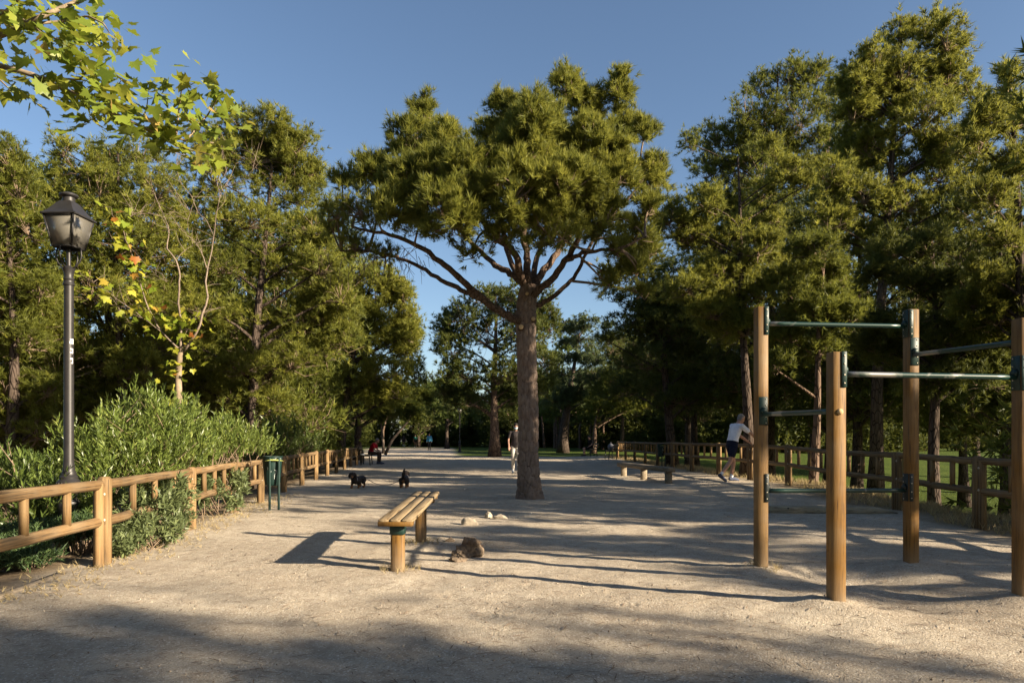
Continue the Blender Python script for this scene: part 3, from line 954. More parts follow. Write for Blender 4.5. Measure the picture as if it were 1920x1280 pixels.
# small tree with two pale stems by the red bench
st = thing('small_tree', 'small tree with two pale slanting stems by the red shirted man', 'tree', (P(720, HOR, 36.5)[0], 36.5, 0))
sb = np.array([P(720, HOR, 36.5)[0], 36.5, 0.0])
for q in ([(722, 852), (735, 825), (752, 805), (765, 790), (775, 770)], [(719, 850), (719, 830), (716, 810), (714, 785)]):
    mb = MB(); mb.tube(np.array([P(a, b, 36.5) - sb for a, b in q]), np.linspace(0.085, 0.04, len(q)), 8, rnoise=.1)
    mb.build('stem', M['deadwood'], st, smooth=True)
lb = lobes_px([(770, 772, 36, 24), (745, 755, 36, 22), (790, 750, 26, 22), (712, 775, 30, 20)], 36.5, sb)
(Vv, Fc, T), C, Rr, Li = crown_mesh(lb, 40000, rp=0.3, cover=1.1, nn=8, L=.18, W=.034, tint_mu=.45)
me = np_mesh('crown', Vv, [Fc], False, T); me.materials.append(M['needle']); link(bpy.data.objects.new('crown', me), st)

# ------------------------------------------------------------------ pines on the right
RG = 'pines beyond the right fence'
pine('pine_tree', 'tallest pine with a stepped top against the sky at right', 21.5, 1640,
     [(1640, 118, 36, 40), (1688, 72, 38, 38), (1735, 55, 36, 34), (1775, 80, 40, 50), (1612, 150, 36, 36), (1690, 140, 62, 46), (1775, 145, 40, 44), (1655, 205, 60, 46), (1735, 220, 62, 46), (1820, 175, 26, 40), (1625, 280, 60, 46), (1715, 300, 66, 46), (1795, 275, 50, 42), (1700, 385, 66, 36), (1795, 385, 56, 42), (1620, 370, 52, 38), (1560, 330, 46, 40), (1560, 420, 46, 34), (1640, 450, 50, 34), (1832, 255, 34, 36), (1845, 330, 36, 40), (1600, 215, 34, 40), (1760, 330, 50, 44)],
     290000, r0=0.22, group=RG, rp=0.31, L=0.155, W=0.0155, mat='needle_lit', tint_mu=.45)
pine('pine_tree', 'wide dark pine with rounded tops left of the tallest pine', 31.0, 1440,
     [(1300, 272, 26, 32), (1342, 262, 34, 30), (1325, 325, 40, 32), (1398, 205, 28, 44), (1430, 170, 36, 36), (1478, 148, 38, 34), (1530, 142, 34, 34), (1425, 250, 56, 56), (1500, 225, 56, 56), (1385, 330, 56, 46), (1480, 320, 66, 50), (1560, 205, 30, 50), (1440, 410, 76, 46), (1350, 395, 46, 40), (1550, 290, 46, 56), (1572, 165, 30, 34), (1600, 235, 36, 50), (1590, 320, 46, 50), (1530, 395, 56, 46), (1640, 300, 40, 60), (1430, 330, 60, 56)],
     210000, r0=0.26, group=RG, rp=0.42, L=0.2, W=0.020, mat='needle', tint_mu=.4)
pine('pine_tree', 'pine with sloping top cut by the right edge of the photo', 14.2, 1930,
     [(1888, 160, 28, 36), (1855, 215, 36, 34), (1910, 225, 46, 44), (1835, 275, 40, 30), (1900, 310, 56, 42), (1955, 300, 50, 60), (1860, 370, 56, 34), (1945, 420, 60, 46), (1880, 450, 56, 32), (1840, 520, 50, 28), (1930, 540, 60, 40), (1870, 600, 60, 34), (1960, 640, 60, 50), (1990, 500, 60, 60)],
     170000, r0=0.17, group=RG, rp=0.24, L=0.13, W=0.0115, mat='needle_lit', tint_mu=.45)
pine('pine_tree', 'bright tufted pine in front of the wide dark pine', 20.0, 1400,
     [(1445, 285, 24, 24), (1475, 325, 42, 30), (1512, 348, 28, 26), (1432, 362, 28, 30), (1455, 410, 34, 24), (1325, 385, 44, 32), (1372, 440, 52, 36), (1420, 470, 46, 34), (1462, 520, 46, 30), (1350, 520, 52, 36), (1418, 550, 50, 30), (1298, 450, 46, 38), (1255, 410, 40, 36), (1290, 540, 46, 34), (1340, 590, 50, 30), (1400, 620, 50, 30)],
     170000, r0=0.17, group=RG, rp=0.28, L=0.15, W=0.014, mat='needle_lit', tint_mu=.47)
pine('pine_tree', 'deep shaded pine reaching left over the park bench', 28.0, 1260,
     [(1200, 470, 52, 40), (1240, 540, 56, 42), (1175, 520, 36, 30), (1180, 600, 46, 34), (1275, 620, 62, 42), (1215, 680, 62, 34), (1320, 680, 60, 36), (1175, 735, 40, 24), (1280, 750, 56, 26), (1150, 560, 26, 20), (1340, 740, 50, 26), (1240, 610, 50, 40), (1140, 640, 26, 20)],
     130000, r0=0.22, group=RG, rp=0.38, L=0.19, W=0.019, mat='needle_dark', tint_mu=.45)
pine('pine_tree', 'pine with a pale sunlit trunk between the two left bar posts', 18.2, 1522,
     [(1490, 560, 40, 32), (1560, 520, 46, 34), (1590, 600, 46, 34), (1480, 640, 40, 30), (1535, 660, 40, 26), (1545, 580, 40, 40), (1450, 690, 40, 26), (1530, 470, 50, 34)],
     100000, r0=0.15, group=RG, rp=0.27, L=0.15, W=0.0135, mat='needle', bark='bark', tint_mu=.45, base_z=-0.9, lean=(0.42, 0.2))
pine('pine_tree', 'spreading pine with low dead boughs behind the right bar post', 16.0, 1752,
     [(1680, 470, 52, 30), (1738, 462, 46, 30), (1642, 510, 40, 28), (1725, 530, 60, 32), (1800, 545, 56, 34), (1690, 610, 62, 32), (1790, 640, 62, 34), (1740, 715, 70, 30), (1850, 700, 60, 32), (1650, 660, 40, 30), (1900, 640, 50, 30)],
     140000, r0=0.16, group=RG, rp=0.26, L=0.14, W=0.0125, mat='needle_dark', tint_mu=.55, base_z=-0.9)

# ------------------------------------------------------------------ behind
BG = 'trees closing the far end of the path'
pine('pine_tree', 'dark rounded pine behind the middle pine, at the lawn edge', 46.0, 928,
     [(830, 612, 20, 32), (868, 600, 32, 40), (905, 560, 36, 26), (955, 556, 40, 28), (1005, 565, 32, 32), (1030, 610, 24, 42), (850, 660, 36, 34), (915, 630, 50, 46), (980, 640, 46, 46), (880, 705, 46, 28), (950, 700, 44, 32), (835, 735, 26, 22), (1020, 680, 34, 34), (880, 755, 38, 22), (960, 750, 40, 26), (1000, 730, 40, 30), (850, 700, 34, 30)],
     120000, r0=0.34, group=BG, rp=0.5, cover=1.2, L=0.26, W=0.034, mat='needle_dark', tint_mu=.45, bark='bark')
ced = pine('cedar_tree', 'drooping cedar right of the middle pine trunk', 60.0, 1056,
     [(1062, 602, 26, 5, .5), (1100, 596, 26, 6, -1), (1135, 606, 20, 6, -2), (1085, 612, 34, 6, 0), (1060, 640, 26, 7, 1), (1100, 648, 22, 8, -1), (1075, 668, 34, 10, 0), (1112, 672, 30, 9, -2), (1060, 700, 36, 12, 1), (1105, 705, 40, 12, -2), (1140, 692, 26, 8, -3), (1085, 735, 44, 14, 0), (1125, 740, 34, 14, -2), (1050, 750, 30, 12, 0)],
     60000, r0=0.42, group=BG, rp=0.42, cover=1.3, nn=9, L=0.34, W=0.035, mat='cedar', tint_mu=.5, droop=0.75, up=0.1, flat=1.0, top=10.3)
pine('pine_tree', 'pine with a rusty leaning trunk left of the right fence end', 57.0, 1112,
     [(1140, 745, 36, 20), (1180, 735, 40, 24), (1120, 765, 26, 12), (1170, 770, 36, 14), (1210, 760, 36, 20), (1150, 715, 30, 20), (1190, 700, 30, 24)],
     40000, r0=0.26, group=BG, rp=0.6, L=0.3, W=0.035, mat='needle', bark='bark', tint_mu=.45, lean=(0.5, 0), top=4.0)
for (lab, d, bx, lst, mt) in (
    ('bright bushy tree low behind the cedar', 76.0, 1050, [(1035, 690, 22, 34), (1050, 740, 26, 26), (1080, 775, 26, 20), (1025, 780, 22, 18), (1060, 660, 20, 30), (1100, 790, 24, 14)], 'broad'),
    ('pale green tree between the cedar and the shaded right pines', 78.0, 1165, [(1150, 652, 26, 24), (1185, 660, 30, 30), (1160, 695, 34, 24), (1200, 700, 34, 30), (1150, 735, 26, 26), (1185, 745, 34, 24), (1210, 640, 30, 30)], 'broad'),
    ('round tree at the far bend of the path', 84.0, 838, [(820, 735, 26, 24), (850, 760, 26, 26), (815, 770, 26, 20), (840, 790, 30, 18), (870, 780, 22, 24)], 'broad'),
    ('dark bushy tree behind the distant walkers', 96.0, 785, [(775, 735, 30, 22), (800, 725, 20, 24), (760, 765, 36, 24), (800, 770, 34, 26), (785, 800, 40, 20), (740, 790, 30, 20), (815, 800, 24, 20)], 'needle_dark')):
    pine('bushy_tree', lab, d, bx, lst, 26000, r0=0.25, group=BG, rp=0.75, L=0.36, W=0.07, nn=8, mat=mt, tint_mu=.48, sub=3)

# generic pines: fillers behind, and those that shade the ground from the right
def rlobes(H, rad, z0, n, s, rs=.42):
    r_ = np.random.default_rng(s)
    out = []
    for k in range(n):
        f = (k + 0.5) / n
        z = z0 + (H - z0) * f
        rr = rad * (0.55 + 0.9 * math.sin(PI * min(1, 0.18 + f * 0.80))) * 0.62
        a = k * 2.4 + r_.uniform(-.5, .5)
        q = r_.uniform(0.35, 1.0)
        s0 = r_.uniform(0.65, 1.0)
        out.append((np.array([math.cos(a) * rr * q, math.sin(a) * rr * q, z]), np.array([s0, s0, s0 * 0.68]) * rad * rs))
    return out


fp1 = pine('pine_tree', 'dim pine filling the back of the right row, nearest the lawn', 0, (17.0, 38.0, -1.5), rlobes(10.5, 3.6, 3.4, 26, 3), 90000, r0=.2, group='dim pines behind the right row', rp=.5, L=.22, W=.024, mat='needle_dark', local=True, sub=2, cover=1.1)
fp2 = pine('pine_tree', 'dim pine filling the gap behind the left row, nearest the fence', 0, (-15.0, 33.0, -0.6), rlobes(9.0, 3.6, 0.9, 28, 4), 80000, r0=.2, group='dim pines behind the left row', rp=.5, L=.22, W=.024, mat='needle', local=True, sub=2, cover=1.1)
k_ = 0
for (src, x, y, s, rz, g, lab) in (
    (fp1, 10.5, 42, 0.95, 1.0, 'dim pines behind the right row', 'dim pine of the back row seen over the far end of the right fence'),
    (fp1, 22.5, 34, 1.0, 2.2, 'dim pines behind the right row', 'dim pine of the back row seen between the right pair of bar posts'),
    (fp1, 13.0, 52, 1.05, 3.1, 'dim pines behind the right row', 'dim pine of the back row behind the leaning man'),
    (fp1, 28.0, 40, 1.1, 4.0, 'dim pines behind the right row', 'dim pine of the back row at the right edge of the photo'),
    (fp1, 20.0, 47, 1.0, 5.0, 'dim pines behind the right row', 'dim pine of the back row above the left bar posts'),
    (fp1, 10.0, 64, 1.0, 0.4, 'dim pines behind the right row', 'dim distant pine beyond the lawn near the fence end'),
    (fp1, 13.5, 30, 0.92, 0.9, 'dim pines behind the right row', 'dim pine of the back row right of the deep shaded pine'),
    (fp1, 18.0, 28, 0.98, 2.9, 'dim pines behind the right row', 'dim pine of the back row behind the tallest pine'),
    (fp1, 16.5, 23.5, 0.8, 1.9, 'dim pines behind the right row', 'lower pine of the back row behind the right bar post'),
    (fp1, 22.5, 25.5, 0.9, 0.2, 'dim pines behind the right row', 'dim pine of the back row behind the pine cut by the right edge'),
    (fp2, -13.2, 23.4, 1.12, 2.2, 'dim pines behind the left row', 'dim pine behind the left row hidden by the young plane tree'),
    (fp2, -9.4, 25.6, 1.1, 4.4, 'dim pines behind the left row', 'dim pine behind the left row over the shaded shrub'),
    (fp2, -17.6, 21.6, 1.05, 3.6, 'dim pines behind the left row', 'dim pine behind the left row over the lamp base'),
    (fp2, -14.5, 18.4, .92, 1.4, 'dim pines behind the left row', 'lower pine behind the left row beside the lantern'),
    (fp2, -9.8, 30.5, 1.15, 1.9, 'dim pines behind the left row', 'dim pine behind the left row left of the sunlit pine'),
    (fp1, 9.6, 27.5, 1.0, 3.3, 'dim pines behind the right row', 'dim pine of the back row behind the bright tufted pine'),
    (fp1, 12.2, 25.0, 1.08, 5.3, 'dim pines behind the right row', 'dim pine of the back row behind the wide dark pine'),
    (fp1, 14.6, 20.8, .95, 0.7, 'dim pines behind the right row', 'dim pine of the back row under the stepped pine top'),
    (fp1, 8.6, 33.0, .95, 2.4, 'dim pines behind the right row', 'dim pine of the back row over the low log bench'),
    (fp1, 18.5, 19.0, .85, 4.6, 'dim pines behind the right row', 'dim pine of the back row beside the right edge of the photo'),
    (fp2, -11.5, 27, 0.85, 3.0, 'dim pines behind the left row', 'dim pine behind the left row right of the young plane tree'),
    (fp2, -16.0, 25, 0.9, 0.9, 'dim pines behind the left row', 'dim pine behind the left row left of the young plane tree'),
    (fp2, -21.5, 23.5, 0.9, 5.9, 'dim pines behind the left row', 'dim pine behind the left row seen left of the lamp pole'),
    (fp2, 11.2, 9.2, 1.06, 1.6, 'pines outside the frame that shade the path', 'pine outside the frame at right, beside the bars'),
    (fp2, -21.5, 29, 1.0, 2.0, 'dim pines behind the left row', 'dim pine behind the left row beside the lamp pole'),
    (fp2, -12.5, 43, 1.0, 1.1, 'dim pines behind the left row', 'dim pine behind the left row over the litter bin'),
    (fp2, -27.5, 33, 1.1, 4.2, 'dim pines behind the left row', 'dim pine behind the left row at the left edge'),
    (fp2, -16.5, 52, 1.0, 5.2, 'dim pines behind the left row', 'dim pine behind the left row near the red shirted man'),
    (fp2, -20.5, 40, 1.05, 0.2, 'dim pines behind the left row', 'dim pine behind the left row under the rounded pine')):
    c = copy_tree(src)
    c.location = (x, y, float(terrain(np.array([x]), np.array([y]), False)[0]) - 0.05)
    c.scale = (s, s, s); c.rotation_euler = (0, 0, rz); c['label'] = lab; c['group'] = g

shade = pine('pine_tree', 'pine outside the frame at right, behind the camera', 0, (10.5, -3.3, -0.8), rlobes(7.9, 2.3, 2.7, 26, 8, .27), 50000, r0=.15, group='pines outside the frame that shade the path', rp=.33, L=.17, W=.017, mat='needle', local=True, sub=2, cover=.6, fill=0)
for (x, y, s, rz) in ((10.4, 7.0, 0.76, 1.3), (15.5, 5.6, .84, 3.7), (15.0, -4.5, 1.15, 4.6), (9.2, -6.0, 1.0, 0.6), (18.5, 0.5, 1.15, 5.5), (14.5, -5.0, .9, 2.0), (12.2, 3.2, 0.72, 0.3)):
    c = copy_tree(shade)
    c.location = (x, y, -0.8); c.scale = (s, s, s); c.rotation_euler = (0, 0, rz)

# unseen trees added behind and left of the camera to block low sky light
for k, (x, y, s) in enumerate(((-13, 2, 1.0), (-12, -6, 1.05), (-7, -12, 1.1), (0, -14, 1.1), (6, -13, 1.05), (13, -12, 1.1), (-17, 9, 1.0), (20, -8, 1.1), (-19, -2, 1.2), (-4, -19, 1.2), (9, -20, 1.2), (22, 6, 1.0), (-10, -16, 1.2))):
    c = copy_tree(fp1); c.location = (x, y, -.3); c.scale = (s, s, s); c.rotation_euler = (0, 0, k * 1.3)
    c['label'] = 'pine added outside the frame to block the low sky'; c['group'] = 'pines added outside the frame to block the low sky'

# far wood: dark trees beyond the lawn and at both sides of the far path
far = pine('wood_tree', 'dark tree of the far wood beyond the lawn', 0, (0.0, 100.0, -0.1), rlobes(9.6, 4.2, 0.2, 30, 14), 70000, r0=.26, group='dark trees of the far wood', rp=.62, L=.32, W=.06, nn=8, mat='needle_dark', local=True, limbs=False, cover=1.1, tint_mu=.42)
for ch in [x for x in COL.objects if x.parent == far and x.name.startswith('twigs')]:
    bpy.data.objects.remove(ch)
k = 0
while k < 96:
    y = rng.uniform(60, 118); x = rng.uniform(-.62, .66) * y
    l_, r_ = -8.2 - 0.18 * (y - 34), -3.5 - 3.8 * (y - 46) / 42.0
    if y < 104 and l_ - 4.0 < x < r_ + 4.5: continue
    if y < 92 and r_ < x < 9: continue
    c = copy_tree(far); s = rng.uniform(.8, 1.15)
    c.location = (x, y, -.1); c.scale = (s, s, s * rng.uniform(.85, 1.1)); c.rotation_euler = (0, 0, rng.uniform(0, 6.28)); k += 1
for (x, y, s) in ((-1.5, 96, .8), (4, 101, .9), (10.5, 97, .85), (-7.5, 104, .95), (-13.5, 112, .95), (-20, 112, 1.0), (-2, 112, 1.1), (7, 112, 1.1), (-27, 106, 1.0)):
    c = copy_tree(far); c.location = (x, y, -.1); c.scale = (s, s, s); c.rotation_euler = (0, 0, x)
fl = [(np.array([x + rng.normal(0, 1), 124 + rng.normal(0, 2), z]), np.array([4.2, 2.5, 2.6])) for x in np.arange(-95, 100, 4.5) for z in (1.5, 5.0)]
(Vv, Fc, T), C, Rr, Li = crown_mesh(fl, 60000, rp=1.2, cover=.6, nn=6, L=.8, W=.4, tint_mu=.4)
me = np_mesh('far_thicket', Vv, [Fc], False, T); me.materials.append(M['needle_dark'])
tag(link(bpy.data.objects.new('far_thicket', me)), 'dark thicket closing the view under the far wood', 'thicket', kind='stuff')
mb = MB()
for k in range(90):
    x = rng.uniform(-30, 60); y = rng.uniform(70, 104)
    if -22 < x < -3 and y < 100: continue
    mb.tube(np.array([[x, y, -.2], [x + rng.normal(0, .15), y, 2.4], [x + rng.normal(0, .4), y, 5]]), [.2, .15, .1], 6, cap=False)
tag(mb.build('far_trunks', M['bark'], None, True), 'thin trunks of the far wood beyond the lawn', 'trunks', kind='stuff')

# ------------------------------------------------------------------ fences
def make_fence(name, label, pts, hz, rail_z, skip_first=False):
    """pts: (y, x) post positions; wooden posts, half-round rails and balusters"""
    o = thing(name, label, 'fence', (float(pts[0][1]), float(pts[0][0]), 0.0))
    O = np.array([pts[0][1], pts[0][0], 0.0])
    def post_mesh():
        mb = MB(); mb.beam((0, 0, -0.3), (0, 0, hz), 0.118, 0.118, 0.026, up=(0, 1, 0))
        for k in range(2):
            mb.beam((0.058 * (1 if k else -1) * 0 + 0.0, -0.0605, 0.03), (0.0, -0.0605, hz - 0.02), 0.008, 0.004, 0.001, up=(0, 1, 0)) if k else None
        return mb.mesh('post')
    def stile_mesh():
        mb = MB(); mb.beam((0, 0, -0.3), (0, 0, hz - 0.03), 0.085, 0.10, 0.03, up=(0, 1, 0))
        return mb.mesh('stile')
    pm = post_mesh(); sm = stile_mesh()
    mb = MB(); mb.tube([(0, 0, 0), (0, 0, rail_z[0] - rail_z[1] - 0.07)], [0.036, 0.036], 8, rnoise=0.05); bm_ = mb.mesh('baluster', True)
    mb = MB(); mb.tube([(0, 0, 0), (0.008, 0, 0), (0.014, 0, 0)], [0.017, 0.015, 0.006], 8); tm = mb.mesh('bolt')
    for m_, mt in ((pm, 'fence'), (sm, 'fence'), (bm_, 'fence'), (tm, 'bolt')):
        m_.materials.append(M[mt])
    for k, (y, x) in enumerate(pts):
        g = gz(x, y)
        h = bpy.data.objects.new('post', pm); h.location = (x - O[0], y - O[1], g + rng.uniform(-.01, .01)); link(h, o)
        d = np.array(pts[min(k + 1, len(pts) - 1)]) - np.array(pts[max(k - 1, 0)])
        rz = math.atan2(-d[1], d[0])
        h.rotation_euler = (rng.normal(0, .008), rng.normal(0, .008), rz + rng.normal(0, .05))
        s = bpy.data.objects.new('stile', sm)
        t = nrm(np.array([d[1], d[0]]))
        s.location = (x - O[0] - t[0] * 0.114, y - O[1] - t[1] * 0.114, g); s.rotation_euler = (0, 0, rz); link(s, o)
        if y < 20:
            sd = 1 if x < 0 else -1
            for zz in (rail_z[0] - 0.09, rail_z[1] + 0.02):
                b = bpy.data.objects.new('bolt', tm); b.location = (sd * 0.0425, 0.01, zz)
                b.rotation_euler = (0, 0, 0 if sd > 0 else PI); link(b, s)
    for k in range(len(pts) - 1):
        (y0, x0), (y1, x1) = pts[k], pts[k + 1]
        g0, g1 = gz(x0, y0), gz(x1, y1)
        t = nrm(np.array([x1 - x0, y1 - y0, 0]))
        a0 = np.array([x0, y0, g0]) - O + t * 0.06; a1 = np.array([x1, y1, g1]) - O - t * 0.06
        for zz in rail_z:
            L = np.linalg.norm(a1 - a0)
            mb = MB()
            n = 9
            q = np.array([[rng.normal(0, .003), s, rng.normal(0, .003)] for s in np.linspace(0, L, n)])
            mb.tube(q, np.full(n, 0.049), 12, flat=(0.88, 1.0), rnoise=0.05)
            ob = mb.build('rail', M['fence_rail'], o, smooth=True)
            shade_auto(ob, 50)
            ob.location = a0 + np.array([0, 0, zz]); ob.rotation_euler = (math.asin((a1[2] - a0[2]) / L), 0, math.atan2(-t[0], t[1]))
        for f in (0.25, 0.5, 0.75):
            c = a0 * (1 - f) + a1 * f
            ob = bpy.data.objects.new('baluster', bm_); ob.location = c + np.array([0, 0, rail_z[1] + 0.035]); ob.rotation_euler = (0, 0, rng.uniform(0, 6)); link(ob, o)
    return o


make_fence('wooden_fence', 'log rail fence along the left edge of the path by the shrubs', LF, 0.83, (0.765, 0.41))
make_fence('wooden_fence', 'log rail fence along the right edge above the lawn', RF, 0.97, (0.905, 0.50))

# kerb at the left
for k in range(3):
    y0 = 3.2 + k * 1.02; y1 = y0 + 1.0
    x0, x1 = float(XL(y0)) - 0.13, float(XL(y1)) - 0.13
    mb = MB(); mb.beam((x0, y0, -0.062 + gz(x0, y0) * .5), (x1, y1, -0.062 + gz(x1, y1) * .5), 0.085, 0.16, 0.012)
    if k == 0:
        kb = thing('kerb', 'pale concrete kerb under the left fence', 'kerb', (0, 0, 0)); kb['kind'] = 'structure'
        del kb['category']
    mb.build('kerb_stone', M['kerb'], kb)

# ------------------------------------------------------------------ street lamps
def make_lamp(label, loc, rz, detail=True, s=1.0):
    t = thing('street_lamp', label, 'street lamp', loc, rz)
    t.scale = (s, s, s)
    mb = MB()
    mb.lathe([(0.13, -0.3), (0.13, 0.02), (0.155, 0.03), (0.155, 0.10), (0.13, 0.13), (0.105, 0.2), (0.10, 0.55), (0.11, 0.60), (0.118, 0.66), (0.112, 0.69), (0.085, 0.72), (0.083, 0.80),
              (0.092, 0.82), (0.115, 0.835), (0.118, 0.85), (0.118, 0.895), (0.105, 0.91), (0.09, 0.93), (0.092, 0.95), (0.075, 0.97), (0.076, 0.99), (0.062, 1.02), (0.06, 1.05)], 24)
    shade_auto(mb.build('base', M['iron'], t))
    if detail:
        for k in range(20):
            a = k / 20 * 2 * PI
            mb = MB(); mb.beam((0.119 * math.cos(a), 0.119 * math.sin(a), 0.852), (0.119 * math.cos(a), 0.119 * math.sin(a), 0.893), 0.018, 0.010, 0.003, up=(math.cos(a), math.sin(a), 0))
            mb.build('bead', M['iron'], t)
    mb = MB()
    mb.lathe([(0.060, 1.05), (0.058, 1.08), (0.051, 1.12), (0.047, 2.9), (0.047, 3.05)], 24)
    po = shade_auto(mb.build('pole', M['iron'], t))
    mb = MB()
    mb.lathe([(0.047, 3.05), (0.058, 3.055), (0.06, 3.07), (0.05, 3.085), (0.05, 3.11), (0.056, 3.12), (0.044, 3.15), (0.048, 3.19), (0.06, 3.225), (0.066, 3.24), (0.04, 3.25), (0.022, 3.27), (0.018, 3.50)], 20)
    shade_auto(mb.build('capital', M['iron'], t))
    zb, zt_ = 3.465, 3.80
    a, b = 0.108, 0.168
    lan = bpy.data.objects.new('lantern', None); lan.empty_display_size = .1; lan.location = (0, 0, 0); link(lan, t)
    for k in range(4):      # curved brackets
        an = k * PI / 2 + PI / 4 * 0
        c, s_ = math.cos(an), math.sin(an)
        q = [(r * c, r * s_, z) for r, z in ((0.03, 3.24), (0.08, 3.26), (0.125, 3.31), (0.145, 3.37), (0.14, 3.44), (0.125, 3.465))]
        mb = MB(); mb.tube(np.array(q), 0.008, 6); mb.build('bracket', M['iron'], t, smooth=True)
    cor = lambda r, z: [np.array([r * sx, r * sy, z]) for sx, sy in ((1, 1), (-1, 1), (-1, -1), (1, -1))]
    lo, hi = cor(a, zb), cor(b, zt_)
    for k in range(4):
        mb = MB(); mb.tube(np.array([lo[k], hi[k]]), 0.013, 4); mb.build('corner_bar', M['iron'], lan)
        for ring in (lo, hi):
            mb = MB(); mb.tube(np.array([ring[k], ring[(k + 1) % 4]]), 0.012, 4); mb.build('frame_bar', M['iron'], lan)
        q = [lo[k], lo[(k + 1) % 4], hi[(k + 1) % 4], hi[k]]
        cen = sum(q) / 4
        q = [cen + (p - cen) * 0.965 for p in q]
        inn = nrm(np.cross(q[1] - q[0], q[3] - q[0])) * 0.004
        mb = MB(); mb.add([*q, *[p + inn for p in q]], None, [[0, 1, 2, 3], [7, 6, 5, 4], [0, 4, 5, 1], [1, 5, 6, 2], [2, 6, 7, 3], [3, 7, 4, 0]])
        mb.build('pane', M['glass'], lan)
        if detail:          # diamond grille in front of the pane
            out = -nrm(np.cross(q[1] - q[0], q[3] - q[0])) * 0.008
            if out @ cen < 0: out = -out
            mb = MB()
            nn = 9
            for i in range(-nn, nn * 2):
                for sg in (1, -1):
                    pp = []
                    for t_ in np.linspace(0, 1, 13):
                        u_ = (i / nn + sg * t_ * 0.8) + (0 if sg > 0 else 0.0)
                        if -0.001 <= u_ <= 1.001:
                            bot = q[0] + (q[1] - q[0]) * u_; tp_ = q[3] + (q[2] - q[3]) * u_
                            pp.append(bot + (tp_ - bot) * t_ + out)
                    if len(pp) > 1:
                        mb.tube(np.array([pp[0], pp[-1]]), 0.0028, 3, cap=False)
            g_ = mb.build('grille', M['iron'], lan); g_['kind'] = 'stuff'
    rings = []
    for r, z in ((b + 0.024, zt_ - 0.006), (b + 0.024, zt_ + 0.008), (b + 0.0, zt_ + 0.025), (0.135, zt_ + 0.065), (0.105, zt_ + 0.11), (0.08, zt_ + 0.15), (0.06, zt_ + 0.172)):
        rings.append([np.array([r * x, r * y, z]) for x, y in ((1, 1), (0, 1.0), (-1, 1), (-1, 0), (-1, -1), (0, -1), (1, -1), (1, 0))])
    mb = MB(); mb.loft(np.array(rings)); shade_auto(mb.build('roof', M['iron'], lan), 30)
    mb = MB(); mb.lathe([(0.062, zt_ + 0.17), (0.062, zt_ + 0.215), (0.085, zt_ + 0.225), (0.095, zt_ + 0.235), (0.088, zt_ + 0.255), (0.05, zt_ + 0.27), (0.0, zt_ + 0.275)], 16)
    shade_auto(mb.build('finial', M['iron'], lan))
    return t


D_L = 7.75
lamp = make_lamp('iron street lamp with a four sided mesh lantern behind the left fence', (P(129, HOR, D_L)[0], D_L, -0.17), R(-3))
# white letters stuck on the pole: blocky strokes reading downwards
for k, z in enumerate((2.985, 2.88, 2.775)):
    strokes = ([(0, .02, .03, .016), (-.006, -.012, .03, .026), (.018, 0, .010, .06)], [(0, .022, .026, .014), (-.002, -.016, .024, .020), (.014, 0, .008, .055)], [(0, .02, .026, .016), (.012, 0, .008, .055), (.006, -.026, .020, .012)])[k]
    mb = MB()
    for (a_, dz, w, h) in strokes:
        an = R(-28) + a_ / 0.047
        c = np.array([0.0488 * math.cos(an), 0.0488 * math.sin(an), z - 0.55 + dz])
        mb.beam(c - np.array([0, 0, h / 2]), c + np.array([0, 0, h / 2]), w, 0.002, 0.0004, up=(math.cos(an), math.sin(an), 0))
    o = mb.build('sticker_letter', M['white'], lamp); o.rotation_euler = (0, 0, R(3))
make_lamp('distant dark street lamp at the lawn edge left of the dark rounded pine', (P(862, HOR, 62)[0], 62.0, 0), 0.3, False)

# ------------------------------------------------------------------ litter bins
def make_bin(label, loc, rz):
    t = thing('litter_bin', label, 'litter bin', loc, rz)
    rings = []
    n = 20
    th = np.arange(n) / n * 2 * PI
    for z, rx, ry in ((0.40, 0.10, 0.08), (0.42, 0.125, 0.10), (0.52, 0.135, 0.11), (0.70, 0.15, 0.125), (0.885, 0.165, 0.14), (0.89, 0.175, 0.15), (0.905, 0.175, 0.15), (0.905, 0.158, 0.132), (0.70, 0.142, 0.116), (0.46, 0.12, 0.095)):
        rings.append(np.stack([rx * np.cos(th), ry * np.sin(th), np.full(n, z)], -1))
    mb = MB(); mb.loft(np.array(rings)); shade_auto(mb.build('basket', M['green_steel'], t))
    for s in (-1, 1):
        mb = MB(); mb.tube(np.array([(s * 0.075, -0.16, -0.2), (s * 0.075, -0.16, 0.88)]), 0.021, 10); shade_auto(mb.build('leg', M['green_steel'], t))
    mb = MB(); mb.tube(np.array([(-0.15, -0.158, 0.83), (-0.06, -0.172, 0.845), (0.05, -0.172, 0.84), (0.15, -0.15, 0.825)]), [0.006, 0.014, 0.014, 0.005], 6)
    mb.build('yellow_band', M['yellow_mark'], t, smooth=True)
    for k in range(9):     # scratched pale graffiti strokes on the front
        a = rng.uniform(-2.1, -1.2); z = rng.uniform(0.52, 0.85)
        q = []
        for j in range(5):
            rx = 0.1355 + (z - .52) * 0.083 + 0.004; ry = 0.1105 + (z - .52) * 0.083 + 0.004
            q.append((rx * math.cos(a), ry * math.sin(a), z)); a += rng.normal(0, .13); z = np.clip(z + rng.normal(0, .035), .5, .87)
        mb = MB(); mb.tube(np.array(q), 0.004, 4); mb.build('graffiti_stroke', M['scribble'], t)
    return t


make_bin('green litter bin on two legs beside the left fence', (-4.12, 12.1, gz(-4.12, 12.1)), R(30))
b2 = make_bin('dark green litter bin in front of the right fence', (P(1238, HOR, 29.5)[0], 29.5, gz(5.9, 29.5)), R(20))
b2.location.x = 5.7 + 0.4
b2.location.x = float(P(1240, HOR, 27.6)[0]); b2.location.y = 27.6

